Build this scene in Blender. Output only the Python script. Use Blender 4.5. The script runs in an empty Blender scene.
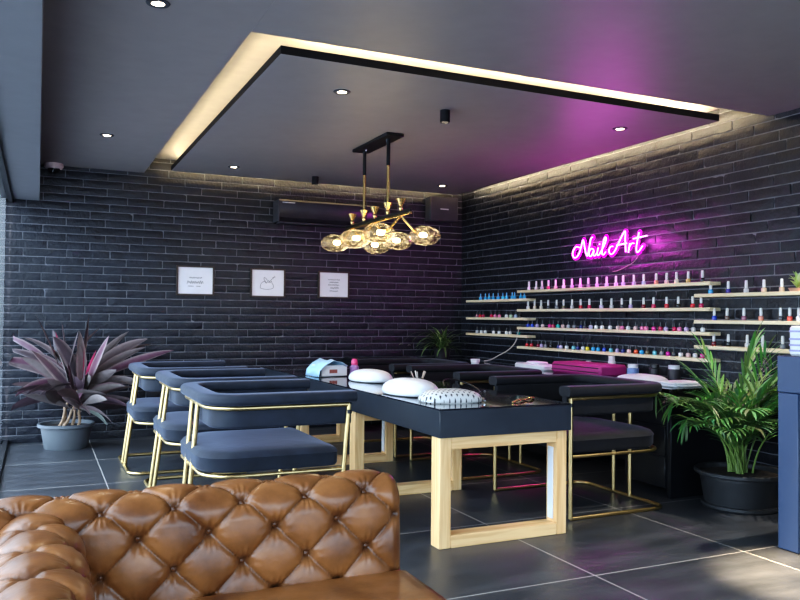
import bpy, math, random
from math import sin, cos, pi, radians, sqrt, exp
from mathutils import Vector, Matrix
from mathutils import noise as mnoise

C = bpy.context.scene.collection
RND = random.Random(7)

# ------------------------------------------------------------------ materials
def nmat(name):
    m = bpy.data.materials.new(name)
    m.use_nodes = True
    nt = m.node_tree
    b = nt.nodes['Principled BSDF']
    return m, nt, b

def node(nt, kind, **kw):
    n = nt.nodes.new(kind)
    for k, v in kw.items():
        if k in n.inputs.keys():
            n.inputs[k].default_value = v
        else:
            setattr(n, k, v)
    return n

def coords(nt, scale=(1, 1, 1), kind='Object'):
    tc = nt.nodes.new('ShaderNodeTexCoord')
    mp = nt.nodes.new('ShaderNodeMapping')
    mp.inputs['Scale'].default_value = scale
    nt.links.new(tc.outputs[kind], mp.inputs['Vector'])
    return mp.outputs['Vector']

def pmat(name, col, rough=.5, metal=0, var=.12, nscale=8, bump=0, bscale=60, spec=.5, scale=(1, 1, 1), coat=0, sheen=0, bdist=.005, rvar=0):
    """principled material whose colour and relief come from noise nodes"""
    m, nt, b = nmat(name)
    v = coords(nt, scale)
    n = node(nt, 'ShaderNodeTexNoise', Scale=nscale, Detail=4.0)
    nt.links.new(v, n.inputs['Vector'])
    r = nt.nodes.new('ShaderNodeValToRGB')
    r.color_ramp.elements[0].position = .3
    r.color_ramp.elements[1].position = .7
    r.color_ramp.elements[0].color = tuple(c * (1 - var) for c in col) + (1,)
    r.color_ramp.elements[1].color = tuple(min(1, c * (1 + var)) for c in col) + (1,)
    nt.links.new(n.outputs['Fac'], r.inputs['Fac'])
    nt.links.new(r.outputs['Color'], b.inputs['Base Color'])
    b.inputs['Roughness'].default_value = rough
    b.inputs['Metallic'].default_value = metal
    b.inputs['Specular IOR Level'].default_value = spec
    b.inputs['Coat Weight'].default_value = coat
    b.inputs['Coat Roughness'].default_value = .08
    if sheen:
        b.inputs['Sheen Weight'].default_value = sheen
        b.inputs['Sheen Roughness'].default_value = .4
        b.inputs['Sheen Tint'].default_value = (.6, .7, 1, 1)
    if rvar:
        mr = node(nt, 'ShaderNodeMapRange')
        mr.inputs['To Min'].default_value = rough - rvar
        mr.inputs['To Max'].default_value = rough + rvar
        nt.links.new(n.outputs['Fac'], mr.inputs['Value'])
        nt.links.new(mr.outputs['Result'], b.inputs['Roughness'])
    if bump:
        n2 = node(nt, 'ShaderNodeTexNoise', Scale=bscale, Detail=5.0)
        nt.links.new(v, n2.inputs['Vector'])
        bp = node(nt, 'ShaderNodeBump', Strength=bump, Distance=bdist)
        nt.links.new(n2.outputs['Fac'], bp.inputs['Height'])
        nt.links.new(bp.outputs['Normal'], b.inputs['Normal'])
    return m

def emat(name, col, strength, var=.05):
    m, nt, b = nmat(name)
    n = node(nt, 'ShaderNodeTexNoise', Scale=30.0)
    nt.links.new(coords(nt), n.inputs['Vector'])
    r = nt.nodes.new('ShaderNodeValToRGB')
    r.color_ramp.elements[0].color = tuple(c * (1 - var) for c in col) + (1,)
    r.color_ramp.elements[1].color = tuple(col) + (1,)
    nt.links.new(n.outputs['Fac'], r.inputs['Fac'])
    nt.links.new(r.outputs['Color'], b.inputs['Emission Color'])
    b.inputs['Base Color'].default_value = (*col, 1)
    b.inputs['Emission Strength'].default_value = strength
    return m

def thin_glass(name, tint, rough=.02, ior=1.45, lo=.0, frost=0, gpow=4.0, rim=None):
    """a thin pane: straight-through transmission plus a fresnel reflection"""
    m, nt, b = nmat(name)
    nt.nodes.remove(b)
    out = nt.nodes['Material Output']
    tr = nt.nodes.new('ShaderNodeBsdfTransparent')
    tr.inputs['Color'].default_value = (*tint, 1)
    gl = nt.nodes.new('ShaderNodeBsdfGlossy')
    gl.inputs['Roughness'].default_value = rough
    n = node(nt, 'ShaderNodeTexNoise', Scale=3.0)
    nt.links.new(coords(nt), n.inputs['Vector'])
    hz = node(nt, 'ShaderNodeMapRange'); hz.inputs['To Min'].default_value = .94; hz.inputs['To Max'].default_value = 1.0
    nt.links.new(n.outputs['Fac'], hz.inputs['Value']); nt.links.new(hz.outputs[0], gl.inputs['Color'])
    lw = nt.nodes.new('ShaderNodeLayerWeight'); lw.inputs['Blend'].default_value = .5
    fr = node(nt, 'ShaderNodeMath', operation='POWER'); nt.links.new(lw.outputs['Facing'], fr.inputs[0]); fr.inputs[1].default_value = gpow
    mx = nt.nodes.new('ShaderNodeMixShader')
    if lo:
        mr = node(nt, 'ShaderNodeMapRange')
        mr.inputs['To Min'].default_value = lo
        nt.links.new(fr.outputs[0], mr.inputs['Value'])
        nt.links.new(mr.outputs[0], mx.inputs[0])
    else:
        nt.links.new(fr.outputs[0], mx.inputs[0])
    nt.links.new(tr.outputs[0], mx.inputs[1])
    nt.links.new(gl.outputs[0], mx.inputs[2])
    if frost:
        tl = nt.nodes.new('ShaderNodeBsdfTranslucent'); tl.inputs['Color'].default_value = (*tint, 1)
        m2 = nt.nodes.new('ShaderNodeMixShader')
        ns2 = node(nt, 'ShaderNodeTexNoise', Scale=34.0, Detail=3.0)
        nt.links.new(coords(nt), ns2.inputs['Vector'])
        fm = node(nt, 'ShaderNodeMapRange'); fm.inputs['From Min'].default_value = .38; fm.inputs['From Max'].default_value = .68
        fm.inputs['To Min'].default_value = 0; fm.inputs['To Max'].default_value = frost
        nt.links.new(ns2.outputs['Fac'], fm.inputs['Value']); nt.links.new(fm.outputs[0], m2.inputs[0])
        if rim:
            rx = node(nt, 'ShaderNodeMix', data_type='RGBA')
            pw = node(nt, 'ShaderNodeMath', operation='POWER'); nt.links.new(lw.outputs['Facing'], pw.inputs[0]); pw.inputs[1].default_value = 2.0
            nt.links.new(pw.outputs[0], rx.inputs[0])
            rx.inputs[6].default_value = (*tint, 1); rx.inputs[7].default_value = (*rim, 1)
            nt.links.new(rx.outputs[2], tr.inputs['Color'])
        nt.links.new(mx.outputs[0], m2.inputs[1]); nt.links.new(tl.outputs[0], m2.inputs[2])
        nt.links.new(m2.outputs[0], out.inputs['Surface'])
    else:
        nt.links.new(mx.outputs[0], out.inputs['Surface'])
    return m

def brick_mat():
    m, nt, b = nmat('black_painted_brick')
    at = nt.nodes.new('ShaderNodeAttribute'); at.attribute_name = 'tone'
    v = coords(nt)
    n = node(nt, 'ShaderNodeTexNoise', Scale=9.0, Detail=6.0, Roughness=.65)
    nt.links.new(v, n.inputs['Vector'])
    r = nt.nodes.new('ShaderNodeValToRGB')
    r.color_ramp.elements[0].position = .35; r.color_ramp.elements[0].color = (.0065, .0075, .0125, 1)
    r.color_ramp.elements[1].position = .75; r.color_ramp.elements[1].color = (.020, .0225, .032, 1)
    nt.links.new(n.outputs['Fac'], r.inputs['Fac'])
    mx = node(nt, 'ShaderNodeMix', data_type='RGBA')
    nt.links.new(at.outputs['Fac'], mx.inputs[0])
    nt.links.new(r.outputs['Color'], mx.inputs[6])
    mx.inputs[7].default_value = (.20, .205, .23, 1)
    nt.links.new(mx.outputs[2], b.inputs['Base Color'])
    n2 = node(nt, 'ShaderNodeTexNoise', Scale=38.0, Detail=6.0, Roughness=.6)
    nt.links.new(v, n2.inputs['Vector'])
    bp = node(nt, 'ShaderNodeBump', Strength=.8, Distance=.009)
    nt.links.new(n2.outputs['Fac'], bp.inputs['Height'])
    nt.links.new(bp.outputs['Normal'], b.inputs['Normal'])
    mr = node(nt, 'ShaderNodeMapRange')
    mr.inputs['To Min'].default_value = .26; mr.inputs['To Max'].default_value = .46
    nt.links.new(n.outputs['Fac'], mr.inputs['Value'])
    nt.links.new(mr.outputs[0], b.inputs['Roughness'])
    return m

def floor_mat():
    """slate tiles 1.00 x 1.03 m, thin pale grout"""
    m, nt, b = nmat('slate_floor_tiles')
    tc = nt.nodes.new('ShaderNodeTexCoord')
    sx = nt.nodes.new('ShaderNodeSeparateXYZ')
    nt.links.new(tc.outputs['Object'], sx.inputs[0])
    def line(out, off, pitch, w):
        a = node(nt, 'ShaderNodeMath', operation='SUBTRACT'); nt.links.new(out, a.inputs[0]); a.inputs[1].default_value = off
        d = node(nt, 'ShaderNodeMath', operation='DIVIDE'); nt.links.new(a.outputs[0], d.inputs[0]); d.inputs[1].default_value = pitch
        p = node(nt, 'ShaderNodeMath', operation='PINGPONG'); nt.links.new(d.outputs[0], p.inputs[0]); p.inputs[1].default_value = .5
        l = node(nt, 'ShaderNodeMath', operation='LESS_THAN'); nt.links.new(p.outputs[0], l.inputs[0]); l.inputs[1].default_value = w / pitch / 2
        f = node(nt, 'ShaderNodeMath', operation='FLOOR'); nt.links.new(d.outputs[0], f.inputs[0])
        return l.outputs[0], f.outputs[0]
    lx, fx = line(sx.outputs[0], .482, 1.0, .008)
    ly, fy = line(sx.outputs[1], 3.083, 1.03, .008)
    gm = node(nt, 'ShaderNodeMath', operation='MAXIMUM'); nt.links.new(lx, gm.inputs[0]); nt.links.new(ly, gm.inputs[1])
    cid = nt.nodes.new('ShaderNodeCombineXYZ'); nt.links.new(fx, cid.inputs[0]); nt.links.new(fy, cid.inputs[1])
    wn = nt.nodes.new('ShaderNodeTexWhiteNoise'); nt.links.new(cid.outputs[0], wn.inputs['Vector'])
    mp = node(nt, 'ShaderNodeMapping'); mp.inputs['Scale'].default_value = (1.2, 3.5, 1)
    nt.links.new(tc.outputs['Object'], mp.inputs[0])
    ad = node(nt, 'ShaderNodeVectorMath', operation='ADD')
    nt.links.new(mp.outputs[0], ad.inputs[0]); nt.links.new(wn.outputs['Color'], ad.inputs[1])
    n = node(nt, 'ShaderNodeTexNoise', Scale=2.3, Detail=8.0, Roughness=.62)
    nt.links.new(ad.outputs[0], n.inputs['Vector'])
    r = nt.nodes.new('ShaderNodeValToRGB')
    r.color_ramp.elements[0].position = .3; r.color_ramp.elements[0].color = (.033, .036, .041, 1)
    r.color_ramp.elements[1].position = .75; r.color_ramp.elements[1].color = (.072, .076, .086, 1)
    nt.links.new(n.outputs['Fac'], r.inputs['Fac'])
    mx = node(nt, 'ShaderNodeMix', data_type='RGBA')
    nt.links.new(gm.outputs[0], mx.inputs[0]); nt.links.new(r.outputs['Color'], mx.inputs[6])
    mx.inputs[7].default_value = (.42, .40, .38, 1)
    nt.links.new(mx.outputs[2], b.inputs['Base Color'])
    mr = node(nt, 'ShaderNodeMapRange'); mr.inputs['To Min'].default_value = .26; mr.inputs['To Max'].default_value = .5
    nt.links.new(n.outputs['Fac'], mr.inputs['Value']); nt.links.new(mr.outputs[0], b.inputs['Roughness'])
    n3 = node(nt, 'ShaderNodeTexNoise', Scale=55.0, Detail=6.0, Roughness=.7)
    nt.links.new(tc.outputs['Object'], n3.inputs['Vector'])
    bp = node(nt, 'ShaderNodeBump', Strength=.3, Distance=.004)
    nt.links.new(n3.outputs['Fac'], bp.inputs['Height']); nt.links.new(bp.outputs['Normal'], b.inputs['Normal'])
    return m

def wood_mat(name, axis, a, bcol, k=1.0):
    """pine: noise stretched along the grain, with a few knots"""
    m, nt, b = nmat(name)
    s = [22, 22, 22]; s[axis] = 1.3
    v = coords(nt, tuple(s))
    n = node(nt, 'ShaderNodeTexNoise', Scale=1.6, Detail=6.0, Distortion=.8)
    nt.links.new(v, n.inputs['Vector'])
    r = nt.nodes.new('ShaderNodeValToRGB')
    r.color_ramp.elements[0].position = .32; r.color_ramp.elements[0].color = (*bcol, 1)
    r.color_ramp.elements[1].position = .62; r.color_ramp.elements[1].color = (*a, 1)
    nt.links.new(n.outputs['Fac'], r.inputs['Fac'])
    s2 = [9, 9, 9]; s2[axis] = 4
    v2 = coords(nt, tuple(s2))
    vo = node(nt, 'ShaderNodeTexVoronoi', Scale=.75)
    nt.links.new(v2, vo.inputs['Vector'])
    kr = nt.nodes.new('ShaderNodeValToRGB')
    kr.color_ramp.elements[0].position = .03; kr.color_ramp.elements[0].color = (.22, .08, .03, 1)
    kr.color_ramp.elements[1].position = .13 * k; kr.color_ramp.elements[1].color = (1, 1, 1, 1)
    nt.links.new(vo.outputs['Distance'], kr.inputs['Fac'])
    mx = node(nt, 'ShaderNodeMix', data_type='RGBA', blend_type='MULTIPLY'); mx.inputs[0].default_value = 1
    nt.links.new(r.outputs['Color'], mx.inputs[6]); nt.links.new(kr.outputs['Color'], mx.inputs[7])
    nt.links.new(mx.outputs[2], b.inputs['Base Color'])
    b.inputs['Roughness'].default_value = .5
    return m

def leather_mat():
    m, nt, b = nmat('tan_leather')
    v = coords(nt)
    n = node(nt, 'ShaderNodeTexNoise', Scale=7.0, Detail=6.0, Roughness=.6)
    nt.links.new(v, n.inputs['Vector'])
    r = nt.nodes.new('ShaderNodeValToRGB')
    e = r.color_ramp.elements
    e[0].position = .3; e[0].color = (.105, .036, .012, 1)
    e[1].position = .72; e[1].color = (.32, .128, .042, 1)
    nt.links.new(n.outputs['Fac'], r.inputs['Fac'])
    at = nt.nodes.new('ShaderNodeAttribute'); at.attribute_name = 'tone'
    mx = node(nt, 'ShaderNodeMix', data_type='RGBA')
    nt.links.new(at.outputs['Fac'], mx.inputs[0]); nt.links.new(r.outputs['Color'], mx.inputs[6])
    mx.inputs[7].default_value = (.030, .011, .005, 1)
    nt.links.new(mx.outputs[2], b.inputs['Base Color'])
    b.inputs['Roughness'].default_value = .30
    b.inputs['Specular IOR Level'].default_value = .42
    n2 = node(nt, 'ShaderNodeTexNoise', Scale=45.0, Detail=5.0)
    nt.links.new(v, n2.inputs['Vector'])
    bp = node(nt, 'ShaderNodeBump', Strength=.18, Distance=.004)
    nt.links.new(n2.outputs['Fac'], bp.inputs['Height']); nt.links.new(bp.outputs['Normal'], b.inputs['Normal'])
    return m

def object_colour_mat(name, rough, coat=0):
    """takes the colour given to each object, mottled a little by noise"""
    m, nt, b = nmat(name)
    oi = nt.nodes.new('ShaderNodeObjectInfo')
    n = node(nt, 'ShaderNodeTexNoise', Scale=40.0)
    nt.links.new(coords(nt), n.inputs['Vector'])
    hs = node(nt, 'ShaderNodeHueSaturation')
    mr = node(nt, 'ShaderNodeMapRange'); mr.inputs['To Min'].default_value = .9; mr.inputs['To Max'].default_value = 1.1
    nt.links.new(n.outputs['Fac'], mr.inputs['Value']); nt.links.new(mr.outputs[0], hs.inputs['Value'])
    nt.links.new(oi.outputs['Color'], hs.inputs['Color']); nt.links.new(hs.outputs[0], b.inputs['Base Color'])
    b.inputs['Roughness'].default_value = rough
    b.inputs['Coat Weight'].default_value = coat
    return m

def leaf_mat(name, rough=.4, trans=.15):
    """leaf colours come from a per-leaf colour attribute"""
    m, nt, b = nmat(name)
    b.inputs['Specular IOR Level'].default_value = .6
    at = nt.nodes.new('ShaderNodeAttribute'); at.attribute_name = 'Col'
    n = node(nt, 'ShaderNodeTexNoise', Scale=25.0)
    nt.links.new(coords(nt), n.inputs['Vector'])
    hs = node(nt, 'ShaderNodeHueSaturation')
    mr = node(nt, 'ShaderNodeMapRange'); mr.inputs['To Min'].default_value = .75; mr.inputs['To Max'].default_value = 1.2
    nt.links.new(n.outputs['Fac'], mr.inputs['Value']); nt.links.new(mr.outputs[0], hs.inputs['Value'])
    nt.links.new(at.outputs['Color'], hs.inputs['Color']); nt.links.new(hs.outputs[0], b.inputs['Base Color'])
    b.inputs['Roughness'].default_value = rough
    return m

M = {}
M['brick'] = brick_mat()
M['floor'] = floor_mat()
M['ceil'] = pmat('charcoal_ceiling_paint', (.250, .225, .222), rough=.47, var=.04, bump=.05, bscale=200)
M['recess'] = pmat('pale_recess_paint', (.34, .32, .29), rough=.6, var=.05)
M['panel_edge'] = pmat('black_panel_edge', (.010, .010, .013), rough=.7, spec=.2)
M['beam'] = pmat('grey_beam_paint', (.16, .165, .18), rough=.45, var=.05)
M['black_metal'] = pmat('black_metal', (.012, .012, .014), rough=.35, metal=.3)
M['gold'] = pmat('brushed_gold_metal', (.68, .51, .24), rough=.30, metal=1, var=.06, nscale=30)
M['brass'] = pmat('polished_brass', (.85, .60, .24), rough=.2, metal=1, var=.06, nscale=30)
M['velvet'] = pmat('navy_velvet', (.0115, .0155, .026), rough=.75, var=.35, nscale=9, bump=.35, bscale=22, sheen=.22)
M['velvet_shaded'] = pmat('navy_velvet_shaded', (.0055, .006, .009), rough=.75, var=.35, nscale=9, bump=.35, bscale=22, sheen=.06)  # same navy fabric, with the shade of the right side put into its colour
M['gloss_black'] = pmat('glossy_black_top', (.008, .008, .011), rough=.04, var=.2, coat=.5)
M['apron'] = pmat('satin_black_apron', (.020, .024, .032), rough=.38, var=.15)
M['desk'] = pmat('black_laminate', (.009, .010, .013), rough=.3, var=.2)
M['pine_x'] = wood_mat('pine_grain_across', 0, (.95, .63, .30), (.78, .44, .17))
M['pine_z'] = wood_mat('pine_grain_upright', 2, (.95, .63, .30), (.78, .44, .17))
M['shelf'] = wood_mat('pale_shelf_wood', 1, (.90, .78, .55), (.78, .62, .38), k=.35)
M['leather'] = leather_mat()
M['dark_leather'] = pmat('leather_button', (.10, .036, .012), rough=.4)
M['grey_pot'] = pmat('grey_plastic_pot', (.125, .14, .155), rough=.5, var=.06)
M['black_pot'] = pmat('dark_plastic_pot', (.035, .036, .038), rough=.38, var=.1)
M['soil'] = pmat('potting_soil', (.03, .02, .014), rough=.95, var=.5, nscale=60, bump=1, bscale=80, bdist=.02)
M['leaf'] = leaf_mat('plant_leaf')
M['cane'] = pmat('plant_cane', (.36, .24, .15), rough=.6, var=.3, nscale=40)
M['bottle'] = object_colour_mat('lacquer_bottle', .12, .6)
M['cap'] = object_colour_mat('bottle_cap', .3, .2)
M['paint'] = object_colour_mat('coloured_plastic', .4, .1)
M['white'] = pmat('white_plastic', (.80, .81, .83), rough=.35, var=.03)
M['paper'] = pmat('white_paper', (.90, .90, .93), rough=.7, var=.03)
M['towel'] = pmat('white_towel', (.72, .76, .80), rough=.9, var=.08, bump=.5, bscale=160)
M['ink'] = pmat('grey_ink', (.12, .12, .14), rough=.7)
M['frame'] = pmat('dark_brown_frame', (.06, .04, .03), rough=.5)
M['counter'] = pmat('navy_counter_paint', (.045, .075, .15), rough=.42, var=.06, nscale=3)
M['neon'] = emat('pink_neon_tube', (1.0, .40, .92), 3.2)
M['neonback'] = emat('magenta_acrylic_glow', (.62, .0, .55), .75)  # emission stands in for tube light caught in the backing
M['led'] = emat('warm_led', (1.0, .80, .47), 26)
M['led_front'] = emat('warm_led_front', (1.0, .82, .50), 110)
M['led_right'] = emat('warm_led_right', (1.0, .80, .50), 190)
M['led_back'] = emat('warm_led_back', (1.0, .80, .47), 90)
M['down'] = emat('downlight_lens', (1.0, .93, .82), 5)
M['bulb'] = emat('warm_filament', (1.0, .80, .45), 38)
M['amber'] = thin_glass('amber_glass', (1.0, .95, .80), rough=.10, lo=.02, frost=.32, gpow=5.0, rim=(.62, .42, .16))
M['pane'] = thin_glass('window_glass', (.74, .86, .95), rough=.005, gpow=1.6)
M['ac'] = pmat('dark_air_conditioner', (.045, .04, .048), rough=.22, var=.1)
M['speaker'] = pmat('dark_grey_cover', (.05, .05, .06), rough=.5)
M['pink'] = pmat('magenta_case_fabric', (.42, .04, .20), rough=.5, var=.1)
M['pave'] = pmat('grey_pavement', (.40, .40, .41), rough=.9, var=.2, nscale=2)
M['cable'] = pmat('beige_cable', (.50, .44, .40), rough=.5)
M['blackcable'] = pmat('black_cable', (.02, .02, .02), rough=.4)
M['silver'] = pmat('silver_trim', (.7, .7, .72), rough=.25, metal=1)

# ------------------------------------------------------------------ geometry helpers
class MB:
    def __init__(s):
        s.v = []; s.f = []; s.mi = []; s.col = []; s.tone = []
    def add(s, vs, fs, mi=0, col=None, tone=None):
        o = len(s.v)
        s.v += [tuple(p) for p in vs]
        s.f += [tuple(i + o for i in f) for f in fs]
        s.mi += [mi] * len(fs)
        s.col += [col or (1, 1, 1)] * len(vs)
        s.tone += (tone if isinstance(tone, list) else [tone or 0.0] * len(vs))
    def box(s, x0, x1, y0, y1, z0, z1, b=.004, mi=0):
        b = min(b, (x1 - x0) / 2.01, (y1 - y0) / 2.01, (z1 - z0) / 2.01)
        X, Y, Z = (x0, x1), (y0, y1), (z0, z1)
        vs = []; ix = {}
        for i in (0, 1):
            for j in (0, 1):
                for k in (0, 1):
                    sx, sy, sz = 1 - 2 * i, 1 - 2 * j, 1 - 2 * k
                    for a in range(3):
                        p = [X[i] + sx * b, Y[j] + sy * b, Z[k] + sz * b]
                        p[a] = (X[i], Y[j], Z[k])[a]
                        ix[i, j, k, a] = len(vs); vs.append(tuple(p))
        fs = []
        for a in range(3):
            for e in (0, 1):
                u, w = (a + 1) % 3, (a + 2) % 3
                q = []
                for (p, r) in ((0, 0), (1, 0), (1, 1), (0, 1)):
                    c = [0, 0, 0]; c[a] = e; c[u] = p; c[w] = r
                    q.append(ix[c[0], c[1], c[2], a])
                fs.append(q if e else q[::-1])
        for a in range(3):
            u, w = (a + 1) % 3, (a + 2) % 3
            for p in (0, 1):
                for r in (0, 1):
                    c0 = [0, 0, 0]; c1 = [0, 0, 0]
                    c0[u] = c1[u] = p; c0[w] = c1[w] = r; c1[a] = 1
                    q = [ix[c0[0], c0[1], c0[2], u], ix[c1[0], c1[1], c1[2], u], ix[c1[0], c1[1], c1[2], w], ix[c0[0], c0[1], c0[2], w]]
                    fs.append(q if (p == r) else q[::-1])
        for i in (0, 1):
            for j in (0, 1):
                for k in (0, 1):
                    q = [ix[i, j, k, 0], ix[i, j, k, 1], ix[i, j, k, 2]]
                    fs.append(q if (i + j + k) % 2 else q[::-1])
        s.add(vs, fs, mi)
    def tube(s, path, r, n=10, mi=0, closed=False, cap=True, col=None):
        P = [Vector(p) for p in path]; m = len(P)
        rad = r if isinstance(r, (list, tuple)) else [r] * m
        up = None; vs = []
        for i in range(m):
            if closed:
                t = (P[(i + 1) % m] - P[i - 1]).normalized()
            else:
                t = (P[min(i + 1, m - 1)] - P[max(i - 1, 0)]).normalized()
            if up is None:
                up = Vector((0, 0, 1)) if abs(t.z) < .9 else Vector((1, 0, 0))
            up = (up - t * up.dot(t))
            if up.length < 1e-5: up = t.orthogonal()
            up.normalize(); sd = t.cross(up)
            for k in range(n):
                a = 2 * pi * k / n
                vs.append(P[i] + (up * cos(a) + sd * sin(a)) * rad[i])
        fs = []
        for i in range(m if closed else m - 1):
            j = (i + 1) % m
            for k in range(n):
                l = (k + 1) % n
                fs.append((i * n + k, i * n + l, j * n + l, j * n + k))
        if cap and not closed:
            fs.append(tuple(range(n))[::-1]); fs.append(tuple((m - 1) * n + k for k in range(n)))
        s.add(vs, fs, mi, col)
    def lathe(s, prof, c=(0, 0, 0), n=24, mi=0, axis=None, sx=1, sy=1, ribs=None, col=None):
        vs = []; fs = []
        for (r, z) in prof:
            for k in range(n):
                a = 2 * pi * k / n
                rr = r if ribs is None else r + ribs(a, z)
                p = Vector((rr * cos(a) * sx, rr * sin(a) * sy, z))
                if axis is not None: p = axis @ p
                vs.append(p + Vector(c))
        for i in range(len(prof) - 1):
            for k in range(n):
                l = (k + 1) % n
                fs.append((i * n + k, i * n + l, (i + 1) * n + l, (i + 1) * n + k))
        if prof[0][0] > 1e-6: fs.append(tuple(range(n))[::-1])
        if prof[-1][0] > 1e-6: fs.append(tuple((len(prof) - 1) * n + k for k in range(n)))
        s.add(vs, fs, mi, col)
    def sweep(s, path, sec, mi=0, cap=True):
        """path: list of (x, y, nx, ny): point and outward normal; sec: closed list of (u, z)"""
        n = len(sec); vs = []
        for (x, y, nx, ny) in path:
            for (u, z) in sec: vs.append((x + nx * u, y + ny * u, z))
        fs = []
        for i in range(len(path) - 1):
            for k in range(n):
                l = (k + 1) % n
                fs.append((i * n + k, i * n + l, (i + 1) * n + l, (i + 1) * n + k))
        if cap:
            fs.append(tuple(range(n))[::-1]); fs.append(tuple((len(path) - 1) * n + k for k in range(n)))
        s.add(vs, fs, mi)
    def obj(s, name, mats, parent=None, smooth=True, angle=40, attrs=False):
        me = bpy.data.meshes.new(name)
        me.from_pydata([tuple(v) for v in s.v], [], s.f)
        for m in (mats if isinstance(mats, (list, tuple)) else [mats]): me.materials.append(m)
        me.polygons.foreach_set('material_index', s.mi)
        import bmesh
        bm = bmesh.new(); bm.from_mesh(me)
        if not attrs:
            bmesh.ops.recalc_face_normals(bm, faces=bm.faces[:])
        bm.to_mesh(me); bm.free()
        if attrs:
            ca = me.color_attributes.new('Col', 'FLOAT_COLOR', 'POINT')
            ca.data.foreach_set('color', [c for k in s.col for c in (*k, 1)])
            ta = me.attributes.new('tone', 'FLOAT', 'POINT')
            ta.data.foreach_set('value', s.tone)
        if smooth:
            me.polygons.foreach_set('use_smooth', [True] * len(me.polygons))
            me.set_sharp_from_angle(angle=radians(angle))
        me.update()
        o = bpy.data.objects.new(name, me); C.objects.link(o)
        if parent: o.parent = parent
        return o

def tag(o, label, cat, group=None):
    o['label'] = label; o['category'] = cat
    if group: o['group'] = group
    return o

def thing(name, label, cat, loc=(0, 0, 0), rz=0, group=None):
    o = bpy.data.objects.new(name, None); C.objects.link(o)
    o.empty_display_size = .1
    o.location = loc; o.rotation_euler = (0, 0, rz)
    return tag(o, label, cat, group)

def struct(o):
    o['kind'] = 'structure'; return o

def dup(root, loc, rz=0, label=None):
    r = root.copy(); C.objects.link(r); r.location = loc; r.rotation_euler = (0, 0, rz)
    if label: r['label'] = label
    for ch in list(root.children):
        c = ch.copy(); C.objects.link(c); c.parent = r
        for g in list(ch.children):
            d = g.copy(); C.objects.link(d); d.parent = c
    return r

# ------------------------------------------------------------------ the room
XR, YB, ZC, ZT = 4.70, 8.385, 2.70, 2.86         # right wall, back wall, ceiling, top of recess
XG, YF = -.235, -2.6                             # glass on the left, shop front behind the camera

def brick_wall(name, L, H, place, seed, L0=0.0, fine=3):
    """courses of long rough bricks standing proud of a paler mortar bed"""
    rr = random.Random(seed); mb = MB()
    ch, bl, jt = .0785, .385, .0078
    rows = int(H / ch) + 1
    for r in range(rows):
        z0 = r * ch; z1 = min(H, z0 + ch - jt)
        if z1 - z0 < .01: continue
        x = L0 - (bl / 2 if r % 2 else 0) - rr.uniform(0, .05)
        while x < L:
            w = bl * rr.uniform(.92, 1.06)
            a, b = max(L0, x), min(L, x + w - jt)
            x += w
            if b - a < .012: continue
            nx = max(2, int((b - a) / .038)); nz = fine
            d0 = rr.uniform(-.0022, .0022); tx = rr.uniform(-.004, .004); tz = rr.uniform(-.004, .004)
            so = rr.uniform(0, 50)
            vs = []; fs = []
            for j in range(nz + 1):
                for i in range(nx + 1):
                    u, v = i / nx, j / nz
                    px = a + (b - a) * u; pz = z0 + (z1 - z0) * v
                    n = mnoise.noise(Vector((px * 9 + so, pz * 26, so)))
                    n2 = mnoise.noise(Vector((px * 30, pz * 60 + so, so)))
                    d = .003 + d0 + tx * (u - .5) + tz * (v - .5) + n * .0042 + n2 * .0032
                    if i in (0, nx): d -= .0022 + .001 * rr.random(); px += rr.uniform(-.0015, .0015)
                    if j in (0, nz): d -= .0022 + .0015 * rr.random(); pz += rr.uniform(-.0012, .0012)
                    vs.append(place(px, min(pz, H), d))
            W = nx + 1
            for j in range(nz):
                for i in range(nx):
                    fs.append((j * W + i, j * W + i + 1, (j + 1) * W + i + 1, (j + 1) * W + i))
            # sides back to the mortar
            ring = [i for i in range(W)] + [j * W + nx for j in range(1, nz + 1)] + [nz * W + i for i in range(nx - 1, -1, -1)] + [j * W for j in range(nz - 1, 0, -1)]
            o = len(vs)
            cx = [(a + (b - a) * (q % W) / nx, z0 + (z1 - z0) * (q // W) / nz) for q in ring]
            vs += [place(p, min(q, H), -.02) for p, q in cx]
            for k in range(len(ring)):
                l = (k + 1) % len(ring)
                fs.append((ring[l], ring[k], o + k, o + l))
            mb.add(vs, fs)
    vs = [place(L0, 0, -.006), place(L, 0, -.006), place(L, H, -.006), place(L0, H, -.006)]
    mb.add(vs, [(0, 1, 2, 3)], 0, None, 1.0)
    vs = [place(L0, 0, -.12), place(L, 0, -.12), place(L, H, -.12), place(L0, H, -.12)]
    mb.add(vs, [(3, 2, 1, 0)])
    o = mb.obj(name, M['brick'], smooth=True, angle=50, attrs=True)
    return struct(o)

brick_wall('wall_back', XR + .1, ZT + .02, lambda x, z, d: (x, YB - d, z), 3, L0=XG - .06)
brick_wall('wall_right', 8.45, ZT + .02, lambda x, z, d: (XR - d, YB + .06 - x, z), 4)
mb = MB(); mb.box(XR - .02, XR + .1, YF, .06, 0, ZT, .002); struct(mb.obj('wall_right', M['beam']))

mb = MB(); mb.box(XG - .1, XR + .1, YF - .1, YB + .1, -.12, 0, .001)
struct(mb.obj('floor', M['floor']))
mb = MB(); mb.box(-14, XG - .101, -12, 20, -.16, -.06, .001); mb.box(XG - .1, 14, -14, YF - .101, -.16, -.06, .001)
struct(mb.obj('ground', M['pave']))

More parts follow.
